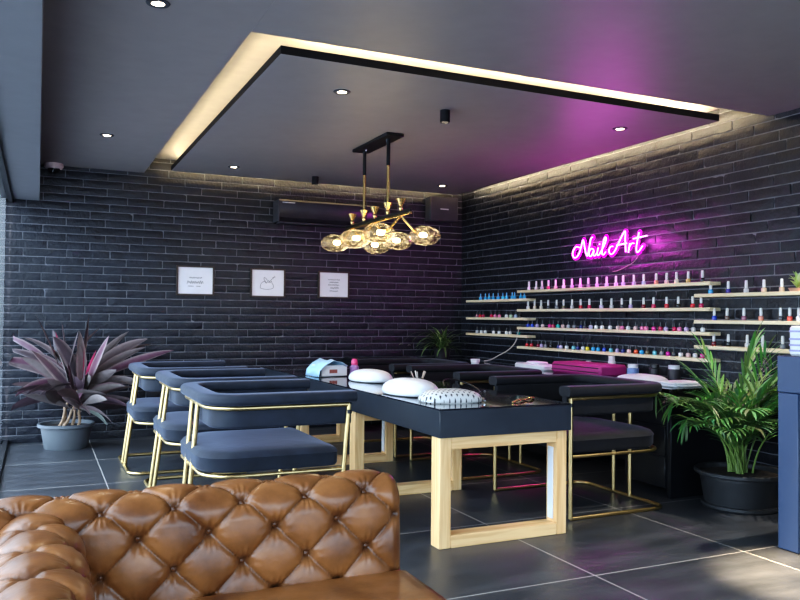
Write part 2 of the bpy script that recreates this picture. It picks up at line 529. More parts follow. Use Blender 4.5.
# ceiling with a recess let into it
RX0, RY0 = .967, 3.942
mb = MB()
mb.box(XG - .1, RX0, YF - .1, YB + .1, ZC, ZC + .14, .001)
mb.box(RX0, XR + .1, YF - .1, RY0, ZC, ZC + .14, .001)
struct(mb.obj('ceiling', M['ceil']))
mb = MB()
mb.box(RX0 - .001, XR + .1, RY0 - .001, YB + .1, ZT, ZT + .02, .001)
mb.add([(RX0 + .0015, RY0, ZC + .004), (RX0 + .0015, YB, ZC + .004), (RX0 + .0015, YB, ZT), (RX0 + .0015, RY0, ZT)], [(0, 1, 2, 3)])
mb.add([(RX0, RY0 + .0015, ZC + .004), (XR, RY0 + .0015, ZC + .004), (XR, RY0 + .0015, ZT), (RX0, RY0 + .0015, ZT)], [(0, 1, 2, 3)])
struct(mb.obj('ceiling', M['recess']))
# hung panel inside the recess
PX0, PX1, PY0, PY1 = 1.195, 4.485, 4.19, 8.12
mb = MB(); mb.box(PX0, PX1, PY0, PY1, ZC - .004, ZC + .045, .001)
pan = struct(mb.obj('trim_1', [M['ceil'], M['panel_edge']]))
for p in pan.data.polygons:
    if abs(p.normal.z) < .5: p.material_index = 1
# beam over the glass
mb = MB(); mb.box(XG - .1, 0, YF - .1, YB - .002, 2.345, ZC, .004)
struct(mb.obj('trim_2', M['beam']))

# the glass on the left and the shop front behind the camera
def glazing(name, pts, along):
    fm = MB(); (x0, y0), (x1, y1) = pts
    pm = MB(); pm.add([(x0, y0, .03), (x1, y1, .03), (x1, y1, 2.335), (x0, y0, 2.335)], [(0, 1, 2, 3)])
    pane = pm.obj(name, M['pane']); struct(pane)
    w = .022
    for (t) in along:
        x = x0 + (x1 - x0) * t; y = y0 + (y1 - y0) * t
        fm.box(x - w, x + w, y - w, y + w, 0, 2.345, .003)
    fm.box(min(x0, x1) - w, max(x0, x1) + w, min(y0, y1) - w, max(y0, y1) + w, 0, .04, .003)
    fm.box(min(x0, x1) - w, max(x0, x1) + w, min(y0, y1) - w, max(y0, y1) + w, 2.31, 2.345, .003)
    f = fm.obj('window_frame', M['black_metal'], pane)
    return pane
glazing('window_1', ((XG - .02, YF), (XG - .02, YB - .012)), (0, .22, .44))
glazing('window_2', ((XG, YF), (XR, YF)), (0, .25, .5, .75, 1))
mb = MB(); mb.box(XG, XR, YF - .08, YF + .05, 2.345, ZC, .003); struct(mb.obj('trim_3', M['beam']))

# ------------------------------------------------------------------ LED strips of the recess
LEDS = (('left', 'long warm LED strip lying on the left edge of the hung ceiling panel', (PX0 + .010, PX0 + .022, PY0 + .06, PY1 - .06)),
        ('front', 'warm LED strip lying on the front edge of the hung ceiling panel, nearest the viewer', (PX0 + .16, PX1 - .16, PY0 + .155, PY0 + .170)),
        ('right', 'warm LED strip on the panel edge that lights the right brick wall above the shelves', (PX1 - .035, PX1 - .02, PY0 + .09, PY1 - .06)),
        ('back', 'warm LED strip on the panel edge that lights the top of the back brick wall', (PX0 + .06, PX1 - .06, PY1 - .035, PY1 - .02)))
for which, lab, (a, b, c, d) in LEDS:
    mb = MB(); mb.box(a, b, c, d, ZC + .0455, ZC + .056, .001)
    tag(mb.obj('led_strip', M[{'left': 'led'}.get(which, 'led_' + which)]), lab, 'light strip', 'LED strips round the hung ceiling panel')

# ------------------------------------------------------------------ ceiling lights
def lamp_spot(loc, power, size=1.9, col=(1, .9, .76), aim=None, blend=.8):
    l = bpy.data.lights.new('spot_light', 'SPOT'); l.energy = power; l.spot_size = size; l.spot_blend = blend
    l.color = col; l.shadow_soft_size = .04
    o = bpy.data.objects.new('spot_light', l); C.objects.link(o); o.location = loc
    return o

def downlight(x, y, z, label, power, group='flush ceiling downlights', size=1.9, col=(1, .9, .76)):
    t = thing('ceiling_downlight', label, 'downlight', (x, y, z), 0, group)
    a = MB(); a.lathe([(.030, 0), (.030, -.006), (.052, -.006), (.056, -.002), (.056, 0)], n=24); a.obj('trim_ring', M['speaker'], t)
    b = MB(); b.lathe([(.0, -.0035), (.0302, -.0035)], n=24); b.obj('lens', M['down'], t)
    lamp_spot((x, y, z - .02), power, size, col)

downlight(.484, 3.766, ZC, 'flush downlight in the ceiling at top left, nearest the viewer', 18)
downlight(.485, 6.745, ZC, 'flush downlight in the left ceiling, above the purple plant', 18)
PZ = ZC - .004
downlight(1.755, 4.721, PZ, 'flush downlight in the hung panel, front left of the pendant lamp', 16)
downlight(1.712, 7.60, PZ, 'flush downlight at the back left corner of the hung panel', 16)
downlight(3.997, 4.691, PZ, 'flush downlight in the purple-lit right part of the hung panel', 16)
downlight(4.021, 7.62, PZ, 'flush downlight at the back right of the hung panel, near the corner', 16)
downlight(3.45, 2.64, ZC, 'flush downlight in the ceiling above the floor by the navy counter', 2600, size=.40, col=(1, .78, .50))
downlight(4.28, 2.70, ZC, 'added unseen downlight in the ceiling above the navy counter, close to the right wall', 240)  # out of view, added to brighten the right brick wall
def spot_can(x, y, label):
    t = thing('ceiling_spotlight', label, 'spotlight', (x, y, PZ), 0, 'small black surface spotlights')
    a = MB(); a.lathe([(.0, 0), (.036, 0), (.036, -.085), (.030, -.085), (.028, -.07)], n=24); a.obj('housing', M['black_metal'], t)
    b = MB(); b.lathe([(.0, -.0705), (.0285, -.0705)], n=24); b.obj('lens', M['down'], t)
    lamp_spot((x, y, PZ - .09), 16)
spot_can(2.566, 4.832, 'small black surface spotlight in front of the pendant lamp')
spot_can(2.597, 7.75, 'small black surface spotlight near the back wall, above the dark air conditioner')

# ------------------------------------------------------------------ pendant lamp
def pendant():
    BX = 2.53
    t = thing('pendant_lamp', 'brass and black pendant lamp with six oval amber glass shades', 'pendant lamp', (BX, 5.96, PZ))
    a = MB(); a.box(-.075, .075, -.37, .37, -.025, 0, .004); a.obj('ceiling_plate', M['black_metal'], t)
    for y in (-.235, .27):
        r = MB(); r.tube([(0, y, -.02), (0, y, -.235)], .0155, 12); q = r.obj('rod', M['black_metal'], t)
        g = MB(); g.tube([(0, y, -.23), (0, y, -.63)], .013, 12)
        g.obj('rod_sleeve', M['brass'], q)
        s = MB(); s.tube([(0, y * .85 + .0, -.025), (0, y * .85, -.034)], .008, 8); s.obj('screw', M['silver'], q)
    b = MB(); b.box(-.011, .011, -.66, .69, -.655, -.632, .002); b.obj('bar', M['black_metal'], t)
    g = MB(); g.box(-.0125, .0125, -.66, .69, -.672, -.6555, .002); g.obj('bar_inlay', M['brass'], t)
    cone = [(.008, -.632), (.017, -.617), (.017, -.602), (.012, -.595), (.038, -.542), (.040, -.538), (.0, -.538)]
    for y in (-.485, -.235, .03, .27, .545):
        c = MB(); c.lathe(cone, (0, y, 0), 18); c.obj('finial', M['brass'], t)
    for (y, yb) in ((-.485, -.51), (.03, -.01), (.545, .45)):
        for sd in (-1, 1):
            ex, ez = sd * .195, -.815
            arm = MB(); arm.tube([(0, y, -.66), (sd * .02, y, -.69), (sd * .115, y + (yb - y) * .6, -.785)], .0095, 10)
            ao = arm.obj('arm', M['brass'], t)
            ax = Vector((sd * .9, 0, -.35)).normalized()
            rot = ax.to_track_quat('Z', 'Y').to_matrix()
            so = MB(); so.lathe([(.0, 0), (.016, 0), (.017, .03), (.010, .035), (.0, .035)], (sd * .112, y + (yb - y) * .6, -.783), 16, axis=rot)
            so.obj('socket', M['brass'], ao)
            gl = MB(); N = 18
            pr = [(.122 * sin(pi * i / N), -.076 * cos(pi * i / N)) for i in range(N + 1)]
            gl.lathe(pr, (ex, yb, ez), 32)
            go = gl.obj('glass_shade', M['amber'], t)
            fl = MB(); fl.lathe([(.0, -.020), (.014, -.016), (.019, -.005), (.019, .005), (.014, .016), (.0, .02)], (ex - sd * .015, yb, ez + .005), 14, sx=1.7)
            fl.obj('bulb', M['bulb'], go)
    for y in (-.5, 0, .48):
        l = bpy.data.lights.new('pendant_glow', 'POINT'); l.energy = 3; l.color = (1, .80, .50); l.shadow_soft_size = .12; l.specular_factor = .3
        o = bpy.data.objects.new('pendant_glow', l); C.objects.link(o); o.location = (BX, 5.96 + y, PZ - .90)
pendant()

# ------------------------------------------------------------------ neon sign
def smooth_path(pts, n=5):
    out = []
    P = [Vector(p) for p in pts]
    if len(P) < 3: return P
    for i in range(len(P) - 1):
        p0, p1, p2, p3 = P[max(0, i - 1)], P[i], P[i + 1], P[min(len(P) - 1, i + 2)]
        for k in range(n):
            t = k / n
            out.append(.5 * ((2 * p1) + (p2 - p0) * t + (2 * p0 - 5 * p1 + 4 * p2 - p3) * t * t + (3 * p1 - p0 - 3 * p2 + p3) * t ** 3))
    out.append(P[-1]); return out

STROKES = {
 'N': [[(6.016, 1.919), (6.077, 1.929), (6.122, 1.885), (6.116, 1.838), (6.073, 1.828), (6.023, 1.87), (5.976, 1.974), (5.961, 1.982), (5.945, 1.922), (5.926, 1.863), (5.903, 1.833), (5.878, 1.908), (5.853, 1.988), (5.828, 2.002)]],
 'a': [[(5.814, 1.887), (5.847, 1.896), (5.878, 1.868), (5.877, 1.835), (5.847, 1.828), (5.809, 1.879), (5.817, 1.839), (5.797, 1.826), (5.774, 1.847)]],
 'i': [[(5.747, 1.899), (5.764, 1.847), (5.749, 1.826), (5.727, 1.841)], [(5.73, 1.924), (5.728, 1.934)]],
 'l': [[(5.727, 1.841), (5.676, 1.898), (5.638, 1.965), (5.65, 1.986), (5.674, 1.949), (5.696, 1.85), (5.676, 1.828), (5.645, 1.851)]],
 'A': [[(5.545, 1.895), (5.578, 1.893), (5.598, 1.868), (5.592, 1.838), (5.560, 1.826), (5.515, 1.858), (5.446, 1.953), (5.387, 2.017), (5.385, 1.94), (5.377, 1.835)], [(5.496, 1.900), (5.364, 1.908)]],
 'r': [[(5.326, 1.904), (5.344, 1.825)], [(5.335, 1.867), (5.304, 1.9), (5.272, 1.899)]],
 't': [[(5.211, 1.988), (5.239, 1.89), (5.243, 1.833), (5.221, 1.821), (5.168, 1.869)], [(5.283, 1.94), (5.114, 1.952)]]}
ns = thing('neon_sign', 'glowing pink neon sign reading Nail Art on the right brick wall', 'neon sign', (XR - .05, 5.62, 1.91))
for ch, sl in STROKES.items():
    mb = MB(); bk = MB()
    for s in sl:
        p = smooth_path([(0, a - 5.62, b - 1.91) for a, b in s], 5)
        mb.tube(p, .0052, 8)
        for q in p[::2]:
            bk.lathe([(.0, .008), (.025, .008), (.025, .012), (.0, .012)], q, 12, axis=Matrix.Rotation(pi / 2, 3, 'Y'))
    lo = mb.obj('neon_letter', M['neon'], ns)
    bk.obj('acrylic_backing', M['neonback'], lo)
for y in (6.02, 5.82, 5.62, 5.42, 5.22):
    l = bpy.data.lights.new('neon_glow', 'POINT'); l.energy = 3.7; l.color = (1, .07, .88); l.shadow_soft_size = .05
    o = bpy.data.objects.new('neon_glow', l); C.objects.link(o); o.location = (XR - .13, y, 1.91)
mb = MB(); mb.tube(smooth_path([(XR - .006, 5.258, 1.807), (XR - .006, 5.33, 1.742), (XR - .006, 5.514, 1.682), (XR - .006, 5.6, 1.675)]), .0025, 6)
tag(mb.obj('power_cable', M['cable']), 'thin cable hanging from the pink neon sign', 'cable')

# ------------------------------------------------------------------ shelves with their bottles
SH = {}
def shelf(key, y0, y1, z, label, group):
    mb = MB(); mb.box(XR - .115, XR + .001, y0, y1, z - .026, z, .002)
    tag(mb.obj('wall_shelf', M['shelf']), label, 'shelf', group)
    SH[key] = z
for k, z, w in (('S1', 1.45, 'topmost'), ('S2', 1.25, 'middle one'), ('S3', 1.068, 'lowest')):
    shelf(k, 6.80, 8.07, z, 'short pale wooden shelf near the back corner, %s of its three' % w, 'short shelves by the corner')
for k, z, w, y1 in (('M1', 1.537, 'topmost', 6.985), ('M2', 1.34, 'second from top', 6.987), ('M3', 1.154, 'third from top', 6.985), ('M4', .953, 'lowest', 6.983)):
    shelf(k, 4.375, y1, z, 'long pale wooden shelf below the neon sign, %s of its four' % w, 'long shelves below the neon sign')
for k, z, w in (('R1', 1.445, 'topmost'), ('R2', 1.245, 'middle one'), ('R3', 1.052, 'lowest')):
    shelf(k, 3.30, 4.53, z, 'pale wooden shelf at the right edge above the palm, %s of its three' % w, 'shelves at the right edge')

COL = dict(white=(.86, .86, .88), clear=(.62, .63, .66), cream=(.80, .72, .60), pinkred=(.70, .06, .18), pale_blue=(.50, .58, .80), salmon=(.80, .30, .22),
           pale_pink=(.82, .56, .56), beige=(.72, .55, .38), gold=(.62, .42, .12), yellow=(.85, .72, .05), black=(.012, .012, .014), grey=(.24, .25, .28),
           olive=(.17, .14, .08), silver=(.55, .56, .60), red=(.62, .02, .035), lavender=(.62, .55, .80), lilac=(.55, .42, .72), dark_red=(.20, .01, .02),
           crimson=(.58, .02, .10), blue=(.03, .08, .62), hot_pink=(.85, .05, .35), teal=(.02, .50, .50), navy=(.03, .04, .22), dark_grey=(.07, .07, .085),
           pink=(.85, .22, .45), maroon=(.22, .02, .05), aqua=(.20, .62, .72), sky_blue=(.05, .42, .85), orange=(.85, .12, .05), magenta=(.75, .03, .45),
           green=(.45, .68, .50), mauve=(.32, .13, .20), coral=(.80, .10, .08), brown=(.16, .11, .09), purple=(.05, .03, .30))
def tall_proto():
    t = bpy.data.objects.new('nail_polish_bottle', None)
    C.objects.link(t); t.empty_display_size = .02
    a = MB(); a.lathe([(.0, 0), (.0165, 0), (.018, .002), (.018, .026), (.015, .031), (.0075, .034), (.0, .034)], n=16); a.obj('glass_bottle', M['bottle'], t)
    b = MB(); b.lathe([(.0, .033), (.0095, .033), (.0108, .050), (.0095, .086), (.007, .090), (.0, .090)], n=14); b.obj('cap', M['cap'], t)
    return t
def small_proto():
    t = bpy.data.objects.new('nail_polish_bottle', None)
    C.objects.link(t); t.empty_display_size = .02
    a = MB(); a.lathe([(.0, 0), (.0165, 0), (.0185, .003), (.0185, .024), (.015, .031), (.007, .034), (.0, .034)], n=16); a.obj('glass_bottle', M['bottle'], t)
    b = MB(); b.lathe([(.0, .033), (.0068, .033), (.0062, .060), (.0045, .072), (.0, .072)], n=12); b.obj('cap', M['cap'], t)
    return t
TALL, SMALL = tall_proto(), small_proto()
USED = {'T': False, 'S': False}
ORD = ['first', 'second', 'third', 'fourth', 'fifth', 'sixth', 'seventh', 'eighth', 'ninth', 'tenth', 'eleventh', 'twelfth', 'thirteenth', 'fourteenth', 'fifteenth',
       'sixteenth', 'seventeenth', 'eighteenth', 'nineteenth', 'twentieth', 'twenty-first', 'twenty-second', 'twenty-third', 'twenty-fourth', 'twenty-fifth',
       'twenty-sixth', 'twenty-seventh', 'twenty-eighth', 'twenty-ninth', 'thirtieth', 'thirty-first']
W_, B_ = (.85, .85, .84), (.02, .02, .024)
ROWS = {
 'M1': ('T', W_, 'white-capped', 'top long shelf', [6.839, 6.713, 6.611, 6.491, 6.371, 6.242, 6.119, 5.985, 5.876, 5.75, 5.622, 5.494, 5.39, 5.257, 5.135, 4.994, 4.874, 4.76, 4.643, 4.494],
        'white white clear pinkred pale_pink white lavender silver grey lavender pale_blue lavender pale_blue lavender pale_blue salmon pale_pink cream gold yellow'.split()[:19] + ['black']),
 'M2': ('T', W_, 'white-capped', 'second long shelf down', [6.855, 6.741, 6.618, 6.501, 6.364, 6.256, 6.113, 5.978, 5.849, 5.69, 5.553, 5.415, 5.3, 5.145, 5.022, 4.868, 4.748, 4.598, 4.507],
        'white cream cream dark_grey grey olive silver red crimson lavender clear dark_grey lilac dark_red crimson red black red crimson'.split()),
 'M3': ('S', B_, 'black-capped', 'third long shelf down', [6.844, 6.77, 6.681, 6.586, 6.471, 6.409, 6.335, 6.261, 6.168, 6.078, 5.983, 5.916, 5.83, 5.759, 5.667, 5.564, 5.465, 5.404, 5.331, 5.242, 5.16, 5.106, 5.013, 4.936, 4.876, 4.785, 4.725, 4.655, 4.58, 4.493],
        'blue blue lilac pale_pink hot_pink crimson teal pale_pink silver grey navy dark_grey lavender white white white pale_pink pink white pale_pink pink pink hot_pink crimson lilac crimson pink lilac silver white'.split()),
 'M4': ('S', B_, 'black-capped', 'lowest long shelf', [6.868, 6.787, 6.679, 6.611, 6.533, 6.449, 6.332, 6.28, 6.197, 6.089, 6.026, 5.951, 5.878, 5.793, 5.728, 5.642, 5.558, 5.474, 5.399, 5.314, 5.23, 5.154, 5.09, 5.012, 4.932, 4.861, 4.787, 4.715, 4.641, 4.572, 4.498],
        'red red maroon lilac grey black navy lavender white aqua navy white yellow sky_blue sky_blue blue aqua lilac navy pale_pink orange sky_blue olive aqua grey magenta dark_grey white pale_pink white hot_pink'.split()),
 'S1': ('S', (.08, .42, .80), 'blue-capped', 'top short corner shelf', [7.814, 7.725, 7.642, 7.541, 7.44, 7.354, 7.267, 7.163, 7.105, 7.003, 6.921], ['sky_blue'] * 11),
 'S2': ('S', B_, 'black-capped', 'middle short corner shelf', [7.909, 7.829, 7.755, 7.592, 7.503, 7.413, 7.274, 7.175, 7.083, 7.003], 'mauve red crimson crimson pink pink white green pale_blue black'.split()),
 'S3': ('S', B_, 'black-capped', 'lowest short corner shelf', [7.888, 7.798, 7.715, 7.532, 7.417, 7.268, 7.193, 7.024], 'silver white white white white white clear teal'.split()),
 'R1': ('T', W_, 'white-capped', 'top right-edge shelf', [4.411, 4.249, 4.083, 3.934, 3.783], 'sky_blue purple clear beige beige'.split()),
 'R2': ('T', W_, 'white-capped', 'middle right-edge shelf', [4.376, 4.26, 4.106, 3.962, 3.798, 3.724, 3.654], 'blue brown mauve salmon dark_grey coral white'.split()),
 'R3': ('T', W_, 'white-capped', 'lowest right-edge shelf', [4.383, 4.248, 4.08, 3.945, 3.784], 'dark_red black clear clear grey'.split())}
for key, (kind, capc, capn, where, ys, cols) in ROWS.items():
    proto = TALL if kind == 'T' else SMALL
    n = len(ys)
    for i, (y, c) in enumerate(zip(ys, cols)):
        if not USED[kind]:
            t = proto; USED[kind] = True
        else:
            t = dup(proto, (0, 0, 0))
        t.location = (XR - .062 + RND.uniform(-.006, .006), y, SH[key] + .0004)
        t.rotation_euler = (0, 0, RND.uniform(0, 6))
        pos = 'leftmost' if i == 0 else 'rightmost' if i == n - 1 else ORD[i] + ' from left'
        cn = {'pinkred': 'pink-red', 'orange': 'orange-red', 'clear': 'clear glass'}.get(c, c.replace('_', ' '))
        tag(t, '%s polish bottle, %s on the %s' % (cn, pos, where), 'nail polish', 'nail polish bottles on the ' + where)
        for ch in t.children:
            if ch.name.startswith('glass'): ch.color = (*COL[c], 1)
            else: ch.color = (*capc, 1)

# trailing cable from the long shelves to the desk
mb = MB(); mb.tube(smooth_path([(XR - .09, 6.985, 1.13), (XR - .10, 7.033, .992), (XR - .12, 7.148, .90), (XR - .16, 7.266, .84), (XR - .2, 7.36, .79), (XR - .25, 7.42, .772)]), .006, 8)
tag(mb.obj('power_cable', M['cable']), 'beige cable trailing from the lowest long shelf to the black desk', 'cable')

# ------------------------------------------------------------------ things on the back wall
def picture(x0, x1, z0, z1, label, lines, group='framed prints on the back wall'):
    xc, zc = (x0 + x1) / 2, (z0 + z1) / 2; w, h = (x1 - x0) / 2, (z1 - z0) / 2
    t = thing('framed_print', label, 'picture', (xc, YB - .012, zc), 0, group)
    f = MB(); b = .017
    for (a, c, d, e) in ((-w - b, w + b, h, h + b), (-w - b, w + b, -h - b, -h), (-w - b, -w, -h, h), (w, w + b, -h, h)):
        f.box(a, c, -.022, .016, d, e, .002)
    f.obj('frame', M['frame'], t)
    p = MB(); p.box(-w, w, -.010, .014, -h, h, .001); po = p.obj('print', M['paper'], t)
    k = MB()
    for s in lines:
        k.tube([(q.x, -.0112, q.z) for q in smooth_path([(a * w, 0, c * h) for a, c in s], 4)], .0022, 5)
    k.obj('lettering', M['ink'], po)
def scribble(x0, x1, z, amp, n, seed):
    r = random.Random(seed)
    return [(x0 + (x1 - x0) * i / n, z + (amp if i % 2 else -amp) * r.uniform(.4, 1)) for i in range(n + 1)]
picture(1.318, 1.675, 1.468, 1.746, 'framed white print with handwriting, left of three on the back wall',
        [scribble(-.35, .38, .22, .05, 16, 1), scribble(-.48, .45, -.12, .12, 18, 2), scribble(-.42, -.1, -.42, .03, 6, 3), scribble(.05, .3, -.42, .03, 6, 3)])
picture(2.098, 2.452, 1.462, 1.744, 'framed white print with a hand drawing, middle of three on the back wall',
        [[(-.48, -.42), (-.46, -.12), (-.34, .06), (-.22, .12), (-.1, -.02), (.0, .2), (.12, .02), (.2, .16), (.26, -.02), (.34, -.2), (.28, -.42), (-.1, -.5), (-.46, -.42)],
         [(-.1, -.02), (-.26, .3), (-.2, .42), (-.04, .2)], [(.0, .02), (.3, .36), (.46, .5)], [(.26, .4), (.36, .46), (.4, .56)]])
picture(2.868, 3.205, 1.466, 1.738, 'framed white print with stacked text, right of three on the back wall',
        [scribble(-.42, .42, .42, .04, 18, 4), scribble(-.3, .32, .2, .05, 14, 5), scribble(-.4, .36, -.02, .06, 14, 6), scribble(-.25, .34, -.26, .12, 10, 7), scribble(-.3, .3, -.52, .05, 12, 8)])

# air conditioner
t = thing('air_conditioner', 'dark glossy wall air conditioner high on the back wall', 'air conditioner', (2.89, YB - .004, 2.26))
a = MB()
sec = [(0, 0), (-.12, .0), (-.19, .05), (-.215, .11), (-.215, .225), (-.20, .245), (0, .245)]
L = .56
vs = [(-L, y, z) for y, z in sec] + [(L, y, z) for y, z in sec]; n = len(sec)
a.add(vs, [(i, (i + 1) % n, n + (i + 1) % n, n + i) for i in range(n)] + [tuple(range(n)), tuple(range(n, 2 * n))])
a.obj('body', M['ac'], t, angle=25)
a = MB(); a.box(-L + .02, L - .02, -.19, -.05, -.012, .004, .002); a.obj('air_flap', M['speaker'], t)
a = MB(); a.box(-L + .04, -L + .18, -.219, -.214, .205, .213, .001); a.obj('led_reflection', M['white'], t)  # white strip painting a reflection on the glossy casing
a = MB(); a.box(-L - .006, -L + .012, -.212, -.001, .005, .24, .003); a.obj('end_cap', M['speaker'], t)

t = thing('wall_unit', 'square dark grey wall box with a small pale slot, high in the back corner', 'speaker', (4.37, YB - .012, 2.39))
a = MB(); a.box(-.185, .185, -.15, 0, 0, .29, .008); a.obj('body', M['speaker'], t)
a = MB(); a.box(-.055, .055, -.156, -.149, .135, .147, .002); a.obj('slot_light', M['white'], t)

# dome camera on the ceiling
t = thing('security_camera', 'small white dome security camera under the ceiling at left', 'camera', (.118, 8.285, ZC + .002))
a = MB(); a.lathe([(.0, 0), (.085, 0), (.088, -.03), (.075, -.05), (.05, -.052), (.0, -.052)], n=28); a.obj('housing', M['paint'], t).color = (.80, .66, .66, 1)
a = MB(); a.lathe([(.058, -.05), (.056, -.066), (.043, -.085), (.02, -.098), (.0, -.1)], n=24); a.obj('dome', M['gloss_black'], t)

# ------------------------------------------------------------------ main nail table
TX0, TX1, TY0, TY1 = 1.962, 2.825, 3.725, 7.46
t = thing('nail_table', 'long glossy black nail table on pine frame legs in the middle of the room', 'table', ((TX0 + TX1) / 2, (TY0 + TY1) / 2, 0))
hx, hy = (TX1 - TX0) / 2, (TY1 - TY0) / 2
a = MB(); a.box(-hx, hx, -hy, hy, .600, .748, .003); a.obj('apron', M['apron'], t)
a = MB(); a.box(-hx, hx, -hy, hy, .7485, .756, .002); a.obj('tabletop', M['gloss_black'], t)
for fy in (3.80, 5.04, 6.24, 7.38):
    y0 = fy - .05 - (TY0 + TY1) / 2; y1 = y0 + .10
    for sd in (-1, 1):
        a = MB()
        xa, xb = (-hx + .015, -hx + .085) if sd < 0 else (hx - .085, hx - .015)
        a.box(xa, xb, y0, y1, 0, .5995, .003)
        lo = a.obj('leg', M['pine_z'], t)
    for z0, z1 in ((.0, .068), (.532, .5995)):
        a = MB(); a.box(-hx + .0855, hx - .0855, y0, y1, z0, z1, .003); a.obj('leg_rail', M['pine_x'], t)
    if fy < 6.5:
        a = MB(); a.box(hx - .092, hx - .0855, y0 + .03, y1 - .02, .085, .50, .001); a.obj('bracket', M['white'], t)

# ------------------------------------------------------------------ chairs
def upath(xf, xb, hw, r, n=8):
    """U from the front of one arm round the back to the front of the other; (x, y, nx, ny)"""
    P = [(xf, -hw, 0, -1), ((xf + xb + r) / 2, -hw, 0, -1)]
    for i in range(n + 1):
        a = -pi / 2 - (pi / 2) * i / n
        P.append((xb + r + r * cos(a), -hw + r + r * sin(a), cos(a), sin(a)))
    P.append((xb, 0, -1, 0))
    for i in range(n + 1):
        a = pi - (pi / 2) * i / n
        P.append((xb + r + r * cos(a), hw - r + r * sin(a), cos(a), sin(a)))
    P += [((xf + xb + r) / 2, hw, 0, 1), (xf, hw, 0, 1)]
    return P
def rrect(u0, u1, z0, z1, r, n=4):
    out = []
    for (cx, cz, a0) in ((u1 - r, z1 - r, 0), (u0 + r, z1 - r, 90), (u0 + r, z0 + r, 180), (u1 - r, z0 + r, 270)):
        for i in range(n + 1):
            a = radians(a0 + 90 * i / n); out.append((cx + r * cos(a), cz + r * sin(a)))
    return out
def chair(label, loc, rz, fabric, lean, group):
    t = thing('armchair', label, 'chair', loc, rz, group)
    R = .0125
    XF, XB, HW = .375, -.402, .44
    lx = -lean                                    # floor ring set back from the top by this much
    def U(xf, xb, hw, r, z, dx=0):
        return [(x + dx, y, z) for (x, y, _, _) in upath(xf, xb, hw, r)]
    a = MB(); a.tube(U(XF, XB, HW, .10, R, lx), R, 10); a.obj('floor_rail', M['gold'], t)
    a = MB(); a.tube(U(XF, XB, HW, .17, .752), R, 10); a.obj('arm_rail', M['gold'], t)
    ms = lx * .45
    a = MB(); a.tube(U(XF, XB + .004, HW, .17, .392, ms), R * .85, 10); a.obj('seat_rail', M['gold'], t)
    for (x, y) in ((XF, -HW), (XF, HW), (XB, -.085), (XB, .085)):
        a = MB(); a.tube([(x + lx, y, R), (x, y, .752)], R * 1.12, 10); a.obj('leg', M['gold'], t)
    # seat: cushion with rounded back corners
    a = MB()
    def outline(ins):
        pts = []
        hw = HW - .022 - ins; xf = XF - .02 - ins; xb = XB - .012 + ins
        for (cx, cy, r, a0) in ((xb + .19, hw - .19, .19, 90), (xb + .19, -hw + .19, .19, 180), (xf - .045, -hw + .045, .045, 270), (xf - .045, hw - .045, .045, 0)):
            r2 = max(.01, r - ins * .2)
            sx = 1 if a0 in (270, 0) else -1
            sy = 1 if a0 in (90, 0) else -1
            for i in range(9):
                q = radians(a0 + 90 * i / 8)
                pts.append((cx + sx * (r - r2) + r2 * cos(q) + ms, cy + sy * (r - r2) + r2 * sin(q)))
        return pts
    rings = [(.03, .402), (.008, .408), (0, .422), (0, .478), (-.004, .483), (0, .489), (.012, .507), (.04, .518), (.12, .525), (.25, .528)]
    vs = []; fs = []; n = 36
    for ins, z in rings:
        vs += [(x, y, z) for x, y in outline(ins)]
    for i in range(len(rings) - 1):
        for k in range(n):
            l = (k + 1) % n
            fs.append((i * n + k, i * n + l, (i + 1) * n + l, (i + 1) * n + k))
    fs.append(tuple(range(n))); fs.append(tuple((len(rings) - 1) * n + k for k in range(n)))
    a.add(vs, fs); a.obj('seat', fabric, t, angle=60)
    # padded top rail and inner back pad
    a = MB(); p = upath(XF + .035, XB, HW, .17, 10)
    a.sweep(p, rrect(-.075, .040, .7655, .828, .026, 5)); a.obj('arm_pad', fabric, t, angle=60)
    a = MB(); p = upath(XF + .02, XB, HW, .17, 10)
    a.sweep(p, rrect(-.062, -.016, .640, .775, .016, 4)); a.obj('backrest', fabric, t, angle=60)
    for s in (-1, 1):
        a = MB(); a.tube([(XF, s * HW, .70), (XF, s * HW, .722)], R * 1.35, 10); a.obj('collar', M['black_metal'], t)
    return t
GL, GR = 'navy chairs on the left of the table', 'shade-darkened navy chairs on the right of the table'
chair('navy velvet armchair with gold frame left of the table, nearest the sofa', (1.235, 4.60, 0), 0, M['velvet'], .06, GL)
chair('navy velvet armchair with gold frame, middle one left of the table', (1.235, 5.72, 0), 0, M['velvet'], .09, GL)
chair('navy velvet armchair with gold frame left of the table, nearest the purple plant', (1.16, 6.83, 0), 0, M['velvet'], .095, GL)
chair('shade-darkened navy velvet armchair with gold frame right of the table, nearest the viewer', (3.38, 4.41, 0), pi, M['velvet_shaded'], 0, GR)
chair('shade-darkened navy velvet armchair with gold frame, middle one right of the table', (3.335, 5.71, 0), pi, M['velvet_shaded'], 0, GR)
chair('shade-darkened navy velvet armchair with gold frame right of the table, farthest back', (3.27, 6.78, 0), pi, M['velvet_shaded'], 0, GR)

